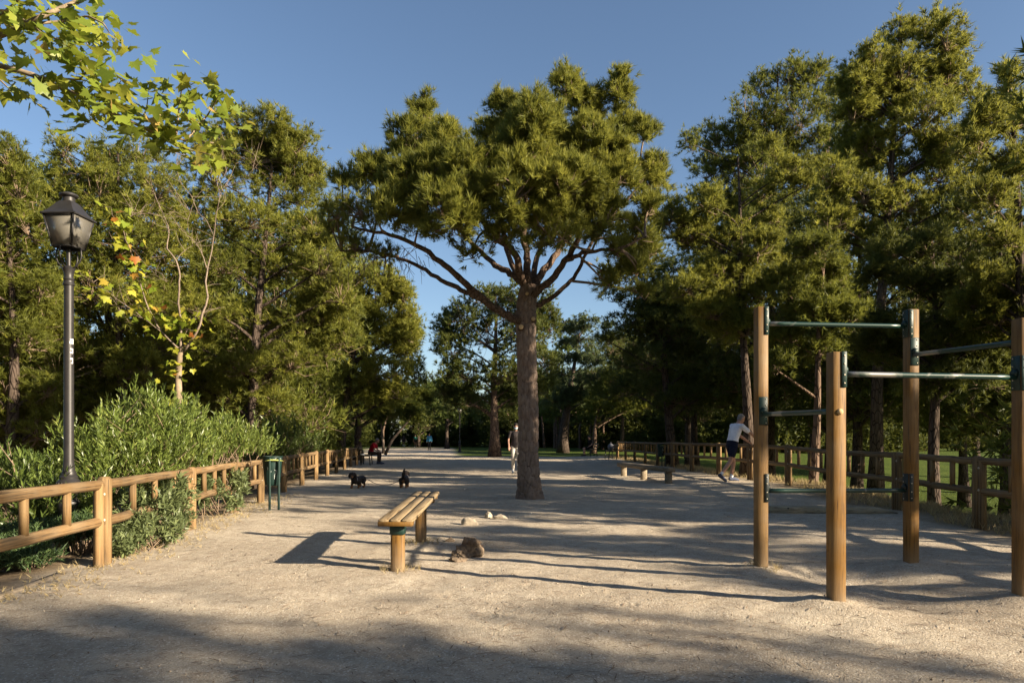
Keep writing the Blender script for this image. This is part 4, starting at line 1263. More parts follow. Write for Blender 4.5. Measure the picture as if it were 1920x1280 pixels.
# ------------------------------------------------------------------ exercise bars
ex = thing('exercise_bars', 'wooden exercise frame of four square posts with steel bars', 'exercise bars', (0, 0, 0))
AX = nrm(np.append(EX_BR - EX_BL, 0)); AY = np.array([-AX[1], AX[0], 0])
HP = {'BL': 2.42, 'BR': 2.42, 'FL': 1.83, 'FR': 2.10}
PX = {'BL': EX_BL, 'BR': EX_BR, 'FL': EX_FL, 'FR': EX_FR}
PW = 0.10
for k, p in PX.items():
    mb = MB(); mb.beam((p[0], p[1], -0.4), (p[0], p[1], HP[k]), PW, PW, 0.005, up=tuple(AY))
    po = mb.build('post', M['post'], ex)
def v3(p, z): return np.array([p[0], p[1], z])
def barr(a, b, z0, z1, ax):
    pa = v3(PX[a], z0) + ax * PW / 2; pb = v3(PX[b], z1) - ax * PW / 2
    mb = MB(); q = np.linspace(pa, pb, 9); mb.tube(q, 0.0205, 14, cap=True); mb.build('bar', M['bar'], ex, smooth=True)
    return pa, pb
def plate(c, out, side, w, h, dz=0.0, mt='green_steel'):
    """steel plate on a post face, with screws"""
    c = np.asarray(c) + np.array([0, 0, dz])
    mb = MB(); mb.beam(c + out * 0.004 - np.array([0, 0, h / 2]), c + out * 0.004 + np.array([0, 0, h / 2]), w, 0.007, 0.002, up=tuple(out))
    o = mb.build('plate', M[mt], ex)
    for zz in (-0.42, -0.2, 0.2, 0.42):
        b = c + out * 0.0075 + side * (w * 0.28) + np.array([0, 0, zz * h])
        mb = MB(); mb.tube(np.array([b, b + out * 0.003]), 0.006, 7); mb.build('screw', M['bolt'], o)
    mb = MB(); mb.tube(np.array([c + out * 0.007, c + out * 0.03]), [0.034, 0.026], 12); mb.build('collar', M[mt], o, smooth=False)
for a, b, z0, z1, ax, sd in (('BL', 'BR', 2.27, 2.265, AX, AY), ('BL', 'BR', 0.715, 0.71, AX, AY), ('FL', 'FR', 1.672, 1.66, AX, AY), ('FL', 'BL', 1.40, 1.425, AY, AX), ('FR', 'BR', 1.93, 1.99, AY, AX)):
    pa, pb = barr(a, b, z0, z1, ax)
    mt = 'black_steel' if z0 < 1 else 'green_steel'
    dz = 0.02 if z0 > 2.1 else 0.03
    plate(pa, ax, sd, 0.084, 0.26, dz, mt)
    plate(pb, -ax, sd, 0.084, 0.26, dz, mt)
    if ax is AX:
        for q, sg in ((pa, 1), (pb, -1)):
            c = q - ax * sg * 0.018 - AY * (PW / 2 + 0.004) + np.array([0, 0, dz])
            mb = MB(); mb.beam(c - np.array([0, 0, .13]), c + np.array([0, 0, .13]), 0.040, 0.007, 0.002, up=tuple(-AY)); o = mb.build('plate', M[mt], ex)
            for zz in (-.10, -.04, .04, .10):
                e = c - AY * .0035 + np.array([0, 0, zz]); m2 = MB(); m2.tube(np.array([e, e - AY * .003]), .006, 7); m2.build('screw', M['bolt'], o)
mb = MB(); c = v3(EX_FL, 1.395) - AY * (PW / 2); mb.tube(np.array([c, c - AY * 0.012, c - AY * 0.018]), [0.024, 0.021, 0.008], 12); mb.build('bolt_cap', M['cut'], ex, smooth=True)

# ------------------------------------------------------------------ sit-up bench in front
sb_ = thing('exercise_bench', 'slatted wooden exercise bench on two posts with green sleeves', 'bench', (-1.03, 6.42, 0))
gB = gz(-1.03, 6.42)
for (y, h) in ((0.0, 0.425), (1.62, 0.475)):
    mb = MB(); mb.beam((-0.01, y, -0.3), (-0.01, y, h - 0.09 if y == 0 else h - 0.09), 0.118, 0.118, 0.014, up=(0, 1, 0)); mb.build('post', M['post'], sb_)
    mb = MB(); mb.beam((-0.01, y, h - 0.095), (-0.01, y, h - 0.0), 0.132, 0.132, 0.010, up=(0, 1, 0)); mb.build('steel_sleeve', M['green_steel'], sb_)
    mb = MB(); mb.beam((-0.165, y - (0.115 if y == 0 else .02), h + 0.016), (0.145, y - (0.115 if y == 0 else .02), h + 0.016), 0.10, 0.042, 0.006); mb.build('crosspiece', M['post'], sb_)
    for xs_ in (-0.10, 0.0, 0.10):
        pass
for k in range(3):
    x = -0.115 + k * 0.105
    mb = MB(); mb.beam((x, -0.16, 0.462 + rng.normal(0, .002)), (x + rng.normal(0, .003), 2.18, 0.535), 0.092, 0.042, 0.006); mb.build('plank', M['plank'], sb_)
mb = MB(); mb.beam((-0.15, 2.08, 0.492), (0.13, 2.08, 0.492), 0.07, 0.035, 0.005); mb.build('crosspiece', M['post'], sb_)

# low log bench
lbn = thing('log_bench', 'low grey beam bench on three stubby posts near the right fence', 'bench', (0, 0, 0))
A_ = np.array([3.55, 22.6, 0.0]); B_ = np.array([4.12, 18.4, 0.0])
A_[2] = gz(A_[0], A_[1]); B_[2] = gz(B_[0], B_[1])
t_ = nrm(B_ - A_)
mb = MB(); mb.beam(A_ - t_ * 0.25 + [0, 0, .36], B_ + t_ * 0.12 + [0, 0, .36], 0.24, 0.13, 0.02); mb.build('beam', M['log'], lbn)
for f in (0.03, 0.5, 0.98):
    c = A_ * (1 - f) + B_ * f
    mb = MB(); mb.beam(c + [0, 0, -.2], c + [0, 0, .295], 0.17, 0.17, 0.02, up=(0, 1, 0)); mb.build('post', M['log'], lbn)

# board lying at the back of the exercise area
bd = thing('timber_board', 'long grey board half sunk in the sand behind the bars', 'board', (0, 0, 0))
gb = gz(5.0, 11.2)
mb = MB()
rings = []
for s, (x, y, h) in enumerate(((4.05, 11.35, .115), (4.6, 11.3, .115), (5.3, 11.22, .115), (5.72, 11.17, .11), (5.95, 11.15, .06), (6.08, 11.14, .02))):
    g = gz(x, y) - 0.03
    rings.append([(x, y - .045, g), (x, y - .045, g + h + .015), (x, y - .03, g + h + .03), (x, y + .045, g + h + .03), (x, y + .045, g)])
mb.loft(np.array(rings)); mb.build('board_body', M['board'], bd)
mb = MB(); c = np.array([4.42, 11.268, gb + .075]); mb.tube(np.array([c, c - [0, .006, 0]]), .014, 8); mb.build('bolt', M['black_steel'], bd)

# ------------------------------------------------------------------ rocks and clods
def rock(label, loc, size, mat, seed, name='rock', cat='rock'):
    mb = MB(); mb.ball((0, 0, 0), 1.0, n=22, m=14)
    V = mb.V[0]
    n = vnoise(V[:, 0] * 1.4 + seed, V[:, 1] * 1.4 + V[:, 2] * 1.1, seed) * 0.7 + vnoise(V[:, 0] * 3.1 + V[:, 2] * 2, V[:, 1] * 3.1 + seed, seed + 1) * 0.38 + vnoise(V[:, 0] * 8 + V[:, 2] * 7, V[:, 1] * 8, seed + 2) * .14
    V = V * (1 + n)[:, None]
    for q in range(5):
        a = rand_dirs(1)[0]; c = 0.62
        dd = V @ a; V = V - np.maximum(dd - c, 0)[:, None] * a * 0.85
    V = V * np.array(size)
    mb.V[0] = V
    o = mb.build(name, M[mat])
    o.location = loc; shade_auto(o, 35)
    return tag(o, label, cat)


def on(px, py, dz=0.0):
    d = F * EYE / (py - HOR); x = (px - 960) / F * d
    return (x, d, gz(x, d) + dz)


def lump(label, loc, mat, balls, name, cat, amp=.16):
    mb = MB()
    for (q, r) in balls:
        mb.ball(q, r, n=12, m=8)
    o_ = bpy.data.objects.new('tmp', mb.mesh('tmp')); COL.objects.link(o_)
    md = o_.modifiers.new('r', 'REMESH'); md.mode = 'VOXEL'; md.voxel_size = .011
    me = bpy.data.meshes.new_from_object(o_.evaluated_get(bpy.context.evaluated_depsgraph_get())); me.name = name
    old = o_.data; bpy.data.objects.remove(o_); bpy.data.meshes.remove(old)
    n_v = len(me.vertices); co = np.empty(n_v * 3, np.float32); me.vertices.foreach_get('co', co); co = co.reshape(-1, 3)
    d = nrm(co - np.array([0, 0, .03]))
    k = vnoise(co[:, 0] * 22 + co[:, 2] * 17, co[:, 1] * 22 - co[:, 2] * 13, 41) * .045 + vnoise(co[:, 0] * 60 + co[:, 2] * 40, co[:, 1] * 60 + co[:, 2] * 30, 42) * .02
    me.vertices.foreach_set('co', (co + d * k[:, None]).astype(np.float32).ravel()); me.update()
    me.materials.clear(); me.materials.append(M[mat])
    o = link(bpy.data.objects.new(name, me)); o.location = loc
    return tag(o, label, cat)


cl = lump('brown weedy dirt clod, the largest lump right of the exercise bench', on(872, 1040, .0), 'clod',
          [((0, 0, .05), (.10, .08, .08)), ((.07, .02, .08), (.08, .07, .09)), ((-.06, -.02, .035), (.09, .07, .05)), ((.03, .03, .13), (.07, .06, .06)), ((.12, 0, .04), (.06, .06, .06)), ((-.02, -.05, .02), (.12, .06, .03))], 'dirt_clod', 'clod')
n = 260
d_ = rand_dirs(n, .5); p_ = np.array([.07, .01, .07]) + d_ * np.array([.10, .085, .10])
Vv, Fc, T = tuft_cloud(p_, nrm(d_ + rng.normal(0, .4, (n, 3))), 4, .045, .0035, R(55), np.clip(rng.normal(.2, .15, n), 0, 1))
me = np_mesh('dry_weeds', Vv, [Fc], False, T); me.materials.append(M['twig']); link(bpy.data.objects.new('dry_weeds', me), cl)['kind'] = 'stuff'
lump('flat earthy piece broken from the largest clod, lying before it', on(858, 1049, -.01), 'clod', [((0, 0, .02), (.10, .045, .035)), ((-.05, 0, .025), (.05, .04, .03))], 'earth_piece', 'clod')
rock('small dark stone just left of the largest clod', on(843, 1012, .0), (.075, .05, .05), 'clod', 8, 'stone', 'rock')
rock('pale lumpy rock, nearest of the three pale rocks', on(883, 981, .015), (.11, .08, .085), 'rock', 9)
rock('pale round rock, middle of the three pale rocks', on(917, 968, .02), (.065, .06, .07), 'rock', 12)
rock('pale flat rock, right of the three pale rocks', on(938, 970, .01), (.13, .07, .055), 'rock', 15)

# ------------------------------------------------------------------ park benches far along the path
def park_bench(label, loc, rz, mat='plank'):
    t = thing('park_bench', label, 'bench', loc, rz)
    for y in (-0.75, 0.75):
        mb = MB()
        for q in ([(0.42, y, -.1), (0.38, y, .42)], [(0.0, y, -.1), (0.02, y, .44), (-.10, y, .82)], [(0.02, y, .42), (0.40, y, .42)]):
            mb.tube(np.array(q), 0.024, 6)
        mb.build('leg_frame', M['black_steel'], t)
    for k in range(3):
        mb = MB(); mb.beam((0.07 + k * .13, -.9, .455), (0.07 + k * .13, .9, .455), 0.11, 0.035, 0.006); mb.build('seat_plank', M[mat], t)
    for k in range(2):
        mb = MB(); mb.beam((-.02 - k * .05, -.9, .60 + k * .15), (-.02 - k * .05, .9, .60 + k * .15), 0.028, 0.11, 0.006); mb.build('back_plank', M[mat], t)
    return t


park_bench('park bench by the left fence with the red shirted man on its far end', (-7.0, 32.9, gz(-6.8, 33)), 0.13)
park_bench('park bench by the right fence end where the man in black sits', (5.25, 44.2, gz(5, 44.2)), PI)
park_bench('empty park bench with a grey bag by the right fence end', (5.45, 37.4, gz(5.3, 37.4)), PI)
# grey bag on the bench
mb = MB(); mb.ball((0, 0, .17), (.17, .28, .19), n=14, m=9); o = mb.build('bag', M['grey_bag'], None, True)
for k, (a, b) in enumerate(((-.1, .1),)):
    mm = MB(); mm.tube(np.array([(0, -.1, .32), (0, -.06, .42), (0, .06, .42), (0, .1, .32)]), .015, 6); mm.build('handle', M['grey_bag'], o, True)
o.location = (5.22, 37.2, gz(5.2, 37.3) + .475); tag(o, 'grey bag standing on the empty park bench at right', 'bag')
mb = MB(); mb.box((0, 0, .025), (.16, .22, .05)); o = mb.build('white_paper', M['white'], None); o.location = (-6.82, 32.1, gz(-6.8, 32.1) + .475); o.rotation_euler = (0, 0, .4)
tag(o, 'white paper packet on the bench left of the red shirted man', 'packet')


# ------------------------------------------------------------------ figures
def remesh(mb, voxel, name, smooth=2):
    o = bpy.data.objects.new('tmp', mb.mesh('tmp'))
    COL.objects.link(o)
    md = o.modifiers.new('r', 'REMESH'); md.mode = 'VOXEL'; md.voxel_size = voxel
    ms = o.modifiers.new('s', 'SMOOTH'); ms.iterations = smooth; ms.factor = 0.5
    dg = bpy.context.evaluated_depsgraph_get()
    me = bpy.data.meshes.new_from_object(o.evaluated_get(dg))
    me.name = name
    old = o.data
    bpy.data.objects.remove(o); bpy.data.meshes.remove(old)
    me.polygons.foreach_set('use_smooth', np.ones(len(me.polygons), bool))
    me.materials.clear()
    return me


def ell_rings(mb, secs, lat, n=16):
    c = np.array([s[0] for s in secs], float)
    tan = nrm(np.gradient(c, axis=0))
    lat = np.asarray(lat, float)
    th = np.arange(n) / n * 2 * PI
    rings = []
    for k, s in enumerate(secs):
        l = nrm(lat - tan[k] * (lat @ tan[k])); f = np.cross(tan[k], l)
        rings.append(c[k] + s[1] * np.cos(th)[:, None] * l + s[2] * np.sin(th)[:, None] * f)
    mb.loft(np.array(rings))


def limb(mb, pts, rad, n=10):
    pts = np.asarray(pts, float)
    k = np.linspace(0, 1, len(pts)); s = np.linspace(0, 1, (len(pts) - 1) * 3 + 1)
    q = np.stack([np.interp(s, k, pts[:, a]) for a in range(3)], -1)
    r = np.interp(s, k, rad)
    mb.tube(q, r, n)
    for i in (0, len(pts) - 1):
        mb.ball(pts[i], rad[i], n=n, m=6)
    for i in range(1, len(pts) - 1):
        mb.ball(pts[i], rad[i] * 0.99, n=n, m=6)


STAND = dict(pel=(0, 0, .95), wai=(0, 0, 1.12), che=(0, .01, 1.30), nek=(0, 0, 1.47), hea=(0, .03, 1.62), shL=(-.185, 0, 1.41), shR=(.185, 0, 1.41), elL=(-.24, -.03, 1.13), elR=(.24, -.03, 1.13),
             wrL=(-.25, .06, .89), wrR=(.25, .06, .89), hiL=(-.09, 0, .92), hiR=(.09, 0, .92), knL=(-.10, .03, .50), knR=(.10, .03, .50), anL=(-.10, -.02, .085), anR=(.10, -.02, .085), toL=(-.115, .17, .03), toR=(.115, .17, .03))


def person(label, loc, rz, pose, wear, scale=1.0, female=False, voxel=.011, hair='hair_dark', hairlen=0, skin='skin', mask=False, face=(0, 1, 0), group=None):
    J = dict(STAND); J.update(pose)
    J = {k: np.array(v, float) for k, v in J.items()}
    t = thing('person', label, 'person', loc, rz, group)
    t.scale = (scale,) * 3
    w = 0.9 if female else 1.0
    lat = nrm(J['shR'] - J['shL']); plat = nrm(J['hiR'] - J['hiL'])
    fw = nrm(np.asarray(face, float))

    def torso(mb, g, lo=True):
        secs = [(J['pel'] + (J['pel'] - J['wai']) * .45, .12 + g, .09 + g), (J['pel'], .165 + g, .115 + g), ((J['pel'] + J['wai']) / 2, .155 + g, .112 + g), (J['wai'], .14 * w + g, .105 + g),
                (J['che'], .165 * w + g, .122 + g), ((J['che'] + J['nek']) / 2 + (J['nek'] - J['che']) * .05, .165 * w + g, .105 + g), (J['nek'] - (J['nek'] - J['che']) * .12, .105 + g, .075 + g)]
        if not lo: secs = secs[2:]
        ell_rings(mb, secs, lat)
        for s in 'LR':
            mb.ball(J['sh' + s], .058 * w + g * .9, n=12, m=8)
            a = J['nek'] * .7 + J['che'] * .3
            limb(mb, [a, J['sh' + s]], [.06 + g * .6, .055 * w + g * .6])

    def hand(mb, s):
        d = nrm(J['wr' + s] - J['el' + s])
        if 'hd' + s in J: d = nrm(J['hd' + s])
        sd = nrm(np.cross(d, np.array([0, 0, 1.0]) if abs(d[2]) < .8 else fw)); up = np.cross(sd, d)
        c = J['wr' + s] + d * .05
        rot = np.stack([sd, up, d], 1)
        mb.ball(c, (.040, .017, .055), rot, 10, 8)
        for k, (o_, L) in enumerate(((-.030, .060), (-.010, .078), (.011, .074), (.030, .055))):
            b = c + d * .035 + sd * o_
            m = b + d * L * .6 - up * .008
            e = b + d * L * .95 - up * .032
            mb.tube(np.array([b, m, e]), [.0095, .009, .0075], 7)
        th_ = -1 if s == 'R' else 1
        b = c - d * .02 + sd * .032 * th_
        mb.tube(np.array([b, b + d * .035 + sd * .028 * th_, b + d * .065 + sd * .03 * th_]), [.012, .011, .009], 7)

    mb = MB()
    torso(mb, 0)
    limb(mb, [J['nek'] - (J['nek'] - J['che']) * .2, J['nek'] + (J['hea'] - J['nek']) * .5], [.062 * w, .054 * w])
    H = J['hea']
    hup = nrm(J['hea'] - J['nek']); hup = nrm(hup + np.array([0, 0, .6]))
    hf = nrm(fw - hup * (fw @ hup)); hs = np.cross(hf, hup)
    rot = np.stack([hs, hf, hup], 1)
    mb.ball(H + hup * .02 - hf * .008, (.074, .092, .098), rot, 16, 12)
    mb.ball(H - hup * .052 + hf * .026, (.055, .062, .062), rot, 14, 10)
    mb.ball(H - hup * .012 + hf * .094, (.013, .020, .022), rot, 8, 6)
    mb.ball(H + hup * .018 + hf * .080, (.05, .012, .010), rot, 8, 6)
    for s_ in (-1, 1):
        mb.ball(H + hs * .076 * s_ - hf * .006, (.010, .022, .034), rot, 8, 6)
    for s in 'LR':
        limb(mb, [J['sh' + s], J['el' + s] * .55 + J['sh' + s] * .45, J['el' + s], J['el' + s] * .6 + J['wr' + s] * .4, J['wr' + s]], [.052 * w, .046 * w, .038 * w, .038 * w, .026])
        hand(mb, s)
        k, a, h = J['kn' + s], J['an' + s], J['hi' + s]
        limb(mb, [h, h * .5 + k * .5, k, k * .65 + a * .35, a], [.088, .076, .056, .055, .037])
        heel = a - nrm(J['to' + s] - a) * .04 - np.array([0, 0, .035])
        limb(mb, [heel, a * .5 + J['to' + s] * .5 + [0, 0, -.005], J['to' + s]], [.036, .036, .028])
    me = remesh(mb, voxel, 'body'); me.materials.append(M[skin])
    link(bpy.data.objects.new('body', me), t)
    # face
    for s_ in (-1, 1):
        mb = MB(); mb.ball(H + hup * .004 + hf * .084 + hs * .030 * s_, (.012, .006, .007), rot, 8, 6); mb.build('eye', M['hair_dark'], t, True)
    mb = MB(); mb.ball(H - hup * .060 + hf * .083, (.024, .008, .006), rot, 8, 6); mb.build('mouth', M['skin_dark'], t, True)
    mb = MB()
    if hair == 'hair_grey':
        mb.ball(H + hup * .035 - hf * .022, (.080, .090, .090), rot, 16, 12)
    else:
        mb.ball(H + hup * .040 - hf * .018, (.084, .098, .098), rot, 16, 12)
    if hairlen:
        mb.ball(H - hup * .03 - hf * .055, (.078, .055, .10), rot, 14, 10)
        mb.ball(H - hup * .10 - hf * .07, (.06, .035, .07), rot, 14, 10)
    else:
        mb.ball(H - hup * .01 - hf * .045, (.076, .060, .075), rot, 14, 10)
    me = remesh(mb, .010, 'hair'); me.materials.append(M[hair]); link(bpy.data.objects.new('hair', me), t)
    if mask:
        mb = MB(); mb.ball(H - hup * .050 + hf * .050, (.062, .060, .055), rot, 14, 10); mb.build('face_mask', M['mask'], t, True)
        for s_ in (-1, 1):
            mb = MB(); mb.tube(np.array([H - hup * .04 + hf * .06 + hs * .055 * s_, H - hup * .01 + hs * .08 * s_]), .004, 5); mb.build('mask_loop', M['mask'], t)
    # top
    mb = MB(); torso(mb, .016, lo='long_top' in wear)
    if wear.get('long_top'):
        pass
    sl = wear.get('sleeve', .55)
    for s in 'LR':
        if sl > 1:
            limb(mb, [J['sh' + s], J['el' + s], J['wr' + s]], [.066 * w, .055 * w, .042])
        else:
            e = J['sh' + s] * (1 - sl) + J['el' + s] * sl
            limb(mb, [J['sh' + s], e], [.068 * w, .062 * w])
    me = remesh(mb, voxel, 'shirt', 3); me.materials.append(M[wear['top']]); link(bpy.data.objects.new(wear.get('top_name', 'shirt'), me), t)
    # trousers or shorts
    mb = MB()
    ell_rings(mb, [(J['pel'] + (J['pel'] - J['wai']) * .5, .13, .10), (J['pel'], .178, .128), (J['pel'] * .45 + J['wai'] * .55, .168, .124)], plat)
    lg = wear.get('leg', .6)
    for s in 'LR':
        h, k, a = J['hi' + s], J['kn' + s], J['an' + s]
        if lg > 1:
            limb(mb, [h, h * .5 + k * .5, k, a * .85 + k * .15], [.10, .088, .070, .058])
        else:
            limb(mb, [h, h * (1 - lg) + k * lg], [.102, .098])
    me = remesh(mb, voxel, 'bottoms', 3); me.materials.append(M[wear['bottom']]); link(bpy.data.objects.new('trousers' if lg > 1 else 'shorts', me), t)
    for s in 'LR':
        a = J['an' + s]; d = nrm(J['to' + s] - a)
        heel = a - d * .045 - np.array([0, 0, .035])
        mb = MB(); limb(mb, [heel, a * .5 + J['to' + s] * .5 + [0, 0, 0], J['to' + s] + d * .02], [.045, .047, .036])
        limb(mb, [a - [0, 0, .03], a + [0, 0, .01]], [.046, .044])
        me = remesh(mb, .010, 'shoe'); me.materials.append(M[wear['shoe']])
        so = link(bpy.data.objects.new('shoe', me), t)
        if wear.get('sock'):
            kn = J['kn' + s]; u_ = nrm(kn - a)
            mb = MB(); mb.tube(np.array([a + u_ * .0, a + u_ * .09]), [.042, .043], 12); mb.build('sock', M[wear['sock']], t, True)
    return t


# man stretching against the right fence
fa = math.atan2(-.95, .30)
person('grey haired man in white T-shirt and black shorts leaning on the right fence', (5.70, 18.25, gz(5.70, 18.25)), fa,
       dict(pel=(0, .00, .92), wai=(0, .04, 1.09), che=(0, .10, 1.28), nek=(0, .18, 1.45), hea=(0, .275, 1.575), shL=(-.18, .14, 1.39), shR=(.19, .16, 1.38), elL=(-.22, .36, 1.17), elR=(.21, .42, 1.20),
            wrL=(-.16, .60, 1.00), wrR=(.16, .68, 1.00), hiL=(-.09, 0, .89), hiR=(.09, 0, .89), knL=(-.10, .12, .48), knR=(.10, -.12, .50), anL=(-.10, .05, .085), anR=(.11, -.40, .165), toL=(-.115, .24, .03), toR=(.12, -.27, .035)),
       dict(top='white_shirt', bottom='navy', leg=.55, shoe='shoe_blue', sock='shoe_white', sleeve=.62), 1.03, hair='hair_grey', face=(0, 1, -.62), voxel=.012)
# woman walking towards the camera
person('person in a dark T-shirt, pale trousers and face mask walking behind the middle pine', (0.13, 24.2, gz(.13, 24.2)), PI + .06,
       dict(elR=(.26, .03, 1.14), wrR=(.25, .16, .93), elL=(-.25, -.08, 1.14), wrL=(-.26, -.06, .89), knL=(-.09, .10, .51), anL=(-.09, .14, .10), toL=(-.10, .32, .05), knR=(.09, .0, .50), anR=(.09, -.16, .12), toR=(.10, .0, .03)),
       dict(top='charcoal', bottom='trousers', leg=1.5, shoe='shoe_white', sleeve=.6, long_top=1), 0.985, True, mask=True, hairlen=1, voxel=.012)
SIT = dict(pel=(0, 0, .53), wai=(0, .06, .69), che=(0, .16, .85), nek=(0, .26, 1.0), hea=(0, .35, 1.11), shL=(-.18, .20, .95), shR=(.18, .20, .95), elL=(-.24, .26, .70), elR=(.24, .26, .70), wrL=(-.14, .44, .60), wrR=(.16, .44, .60),
           hiL=(-.09, .03, .51), hiR=(.09, .03, .51), knL=(-.13, .45, .50), knR=(.13, .45, .50), anL=(-.13, .42, .085), anR=(.13, .42, .085), toL=(-.14, .60, .03), toR=(.14, .60, .03))
person('bald man in a red polo shirt sitting on the left park bench looking down', (-6.78, 33.7, gz(-6.78, 33.7)), -PI / 2 - .12, SIT,
       dict(top='red', bottom='brown', leg=1.5, shoe='shoe_blue', sleeve=.65), 1.0, hair='hair_grey', face=(0, .8, -.5), voxel=.017)
person('man in black T-shirt and shorts sitting at the far right bench', (4.98, 44.4, gz(4.98, 44.4)), PI / 2 + .1,
       dict(SIT, che=(0, .06, .88), nek=(0, .08, 1.05), hea=(0, .12, 1.19), wai=(0, .02, .70), shL=(-.18, .06, .98), shR=(.18, .06, .98), elL=(-.25, -.02, .75), elR=(.25, -.02, .75), wrL=(-.22, .18, .62), wrR=(.24, -.06, .55)),
       dict(top='black', bottom='black', leg=.75, shoe='dark', sleeve=.6), 1.0, voxel=.018, face=(-.3, 1, 0))
person('distant walker in a blue hooded jacket, nearest of the three on the path', (P(805, HOR, 72)[0], 72.0, gz(-8.5, 72)), PI, dict(knL=(-.09, .08, .51), anL=(-.09, .08, .1), toL=(-.1, .26, .05)),
       dict(top='blue', bottom='dark', leg=1.5, shoe='dark', sleeve=1.5, long_top=1), 1.0, voxel=.026)
person('distant runner in a green top, middle of the three on the path', (P(779, HOR, 97)[0], 97.0, gz(-13, 97)), PI, dict(elL=(-.28, -.06, 1.16), wrL=(-.2, .14, 1.1), knL=(-.09, .16, .55), anL=(-.09, -.05, .22), toL=(-.1, .1, .12)),
       dict(top='teal', bottom='dark', leg=.5, shoe='shoe_white', sleeve=.4), 1.0, voxel=.030)
person('distant runner in a dark top, leftmost of the three on the path', (P(757, HOR, 106)[0], 106.0, gz(-16, 106)), PI + .1, dict(elR=(.28, -.06, 1.16), wrR=(.2, .14, 1.1), knR=(.09, .16, .55), anR=(.09, -.05, .22), toR=(.1, .1, .12)),
       dict(top='charcoal', bottom='dark', leg=.5, shoe='shoe_white', sleeve=.2), 1.0, voxel=.030)


# ------------------------------------------------------------------ dogs
def dog(label, loc, rz, tail_up, head_dir, stride):
    t = thing('dog', label, 'dog', loc, rz)
    mb = MB()
    ell_rings(mb, [((0, -.27, .20), .05, .05), ((0, -.24, .205), .082, .085), ((0, -.12, .20), .085, .085), ((0, .02, .195), .088, .090), ((0, .14, .19), .098, .108), ((0, .22, .20), .085, .10), ((0, .27, .225), .055, .065)], (1, 0, 0), 14)
    hd = nrm(np.array(head_dir, float))
    neck = np.array([0, .24, .24]); H = neck + np.array([0, .07, .10]) + hd * .03
    limb(mb, [neck, H], [.068, .058])
    up = np.array([0, 0, 1.0]); hs = nrm(np.cross(hd, up))
    rot = np.stack([hs, hd, np.cross(hs, hd)], 1)
    mb.ball(H, (.058, .068, .058), rot, 12, 9)
    limb(mb, [H + hd * .03 - up * .012, H + hd * .13 - up * .035], [.042, .024])
    for s in (-1, 1):
        limb(mb, [H + hs * .052 * s + up * .03, H + hs * .078 * s - up * .02, H + hs * .075 * s - up * .075], [.020, .026, .022])
        f = stride * s
        limb(mb, [(s * .065, .17, .16), (s * .07, .18 + f, .09), (s * .068, .165 + f * 1.6, .025), (s * .068, .20 + f * 1.6, .02)], [.045, .03, .024, .026])
        limb(mb, [(s * .06, -.19, .19), (s * .072, -.16 - f, .12), (s * .07, -.24 - f * 1.4, .075), (s * .068, -.225 - f * 1.6, .022), (s * .068, -.19 - f * 1.6, .02)], [.062, .045, .026, .022, .026])
    if tail_up:
        limb(mb, [(0, -.26, .25), (.01, -.31, .32), (.025, -.32, .42), (.045, -.30, .48)], [.034, .036, .030, .014])
    else:
        limb(mb, [(0, -.26, .24), (0, -.34, .25), (0, -.42, .22)], [.024, .018, .008])
    me = remesh(mb, .010, 'body')
    n = len(me.vertices)
    co = np.empty(n * 3, np.float32); me.vertices.foreach_get('co', co); co = co.reshape(-1, 3)
    tan = np.clip(sstep(.10, .05, co[:, 2]) + sstep(.07, .10, (co - H) @ hd) * (co[:, 1] > .2) + sstep(.05, .02, np.hypot(co[:, 0], co[:, 2] - .16)) * (co[:, 1] < -.24), 0, 1)
    a = me.attributes.new('tint', 'FLOAT', 'POINT'); a.data.foreach_set('value', tan.astype(np.float32))
    me.materials.append(M['dog_coat'])
    link(bpy.data.objects.new('body', me), t)
    for s in (-1, 1):
        m2 = MB(); m2.ball(H + hd * .052 + hs * .028 * s + up * .014, .009, None, 8, 6); m2.build('eye', M['hair_dark'], t, True)
    m2 = MB(); m2.ball(H + hd * .15 - up * .03, .016, None, 8, 6); m2.build('nose', M['hair_dark'], t, True)
    m2 = MB(); th = np.linspace(0, 2 * PI, 17)
    m2.tube(np.stack([.085 * np.cos(th), np.full(17, .235) + .02 * np.sin(th), .225 + .088 * np.sin(th)], -1), .010, 6, cap=False); m2.build('collar', M['grey_bag'], t, True)
    return t


n_ = NT('dog_coat')
v_ = n_.coord()
c_ = n_.mix(n_.attr('tint').outputs['Fac'], (0.022, 0.015, 0.012), (0.20, 0.085, 0.03))
f_ = n_.noise(n_.coord((1, .25, 1)), 120, 3, .6)
n_.pbr(n_.mix(.5, c_, n_.ramp(f_, [(.3, .4), (.7, 1.4)]), 'MULTIPLY'), .7, 0, .3, n_.bump(f_, .6, .008))
M['dog_coat'] = n_.m
dA = (P(672, HOR, 17.0)[0], 17.0); dB = (P(758, HOR, 17.3)[0], 17.3)
dog('small dark long eared dog trotting towards the camera, left end of the leash', (dA[0], dA[1], gz(*dA)), PI - .22, False, (-.25, .95, -.28), .03)
dog('small dark dog seen from behind with its tail up, right end of the leash', (dB[0], dB[1], gz(*dB)), .05, True, (0.1, .95, .1), .012)
pa = np.array([dA[0] + .17, dA[1] + .16, gz(*dA) + .21]); pb = np.array([dB[0] - .03, dB[1] + .02, gz(*dB) + .24])
s_ = np.linspace(0, 1, 24)[:, None]
q = pa * (1 - s_) + pb * s_ - np.array([0, 0, 1.0]) * (4 * .17 * s_ * (1 - s_))
q[:, 2] = np.maximum(q[:, 2], gz(*dA) + .02)
mb = MB(); mb.tube(q, .008, 6); tag(mb.build('dog_leash', M['grey_bag'], None, True), 'dark leash hanging slack between the two small dogs', 'leash')

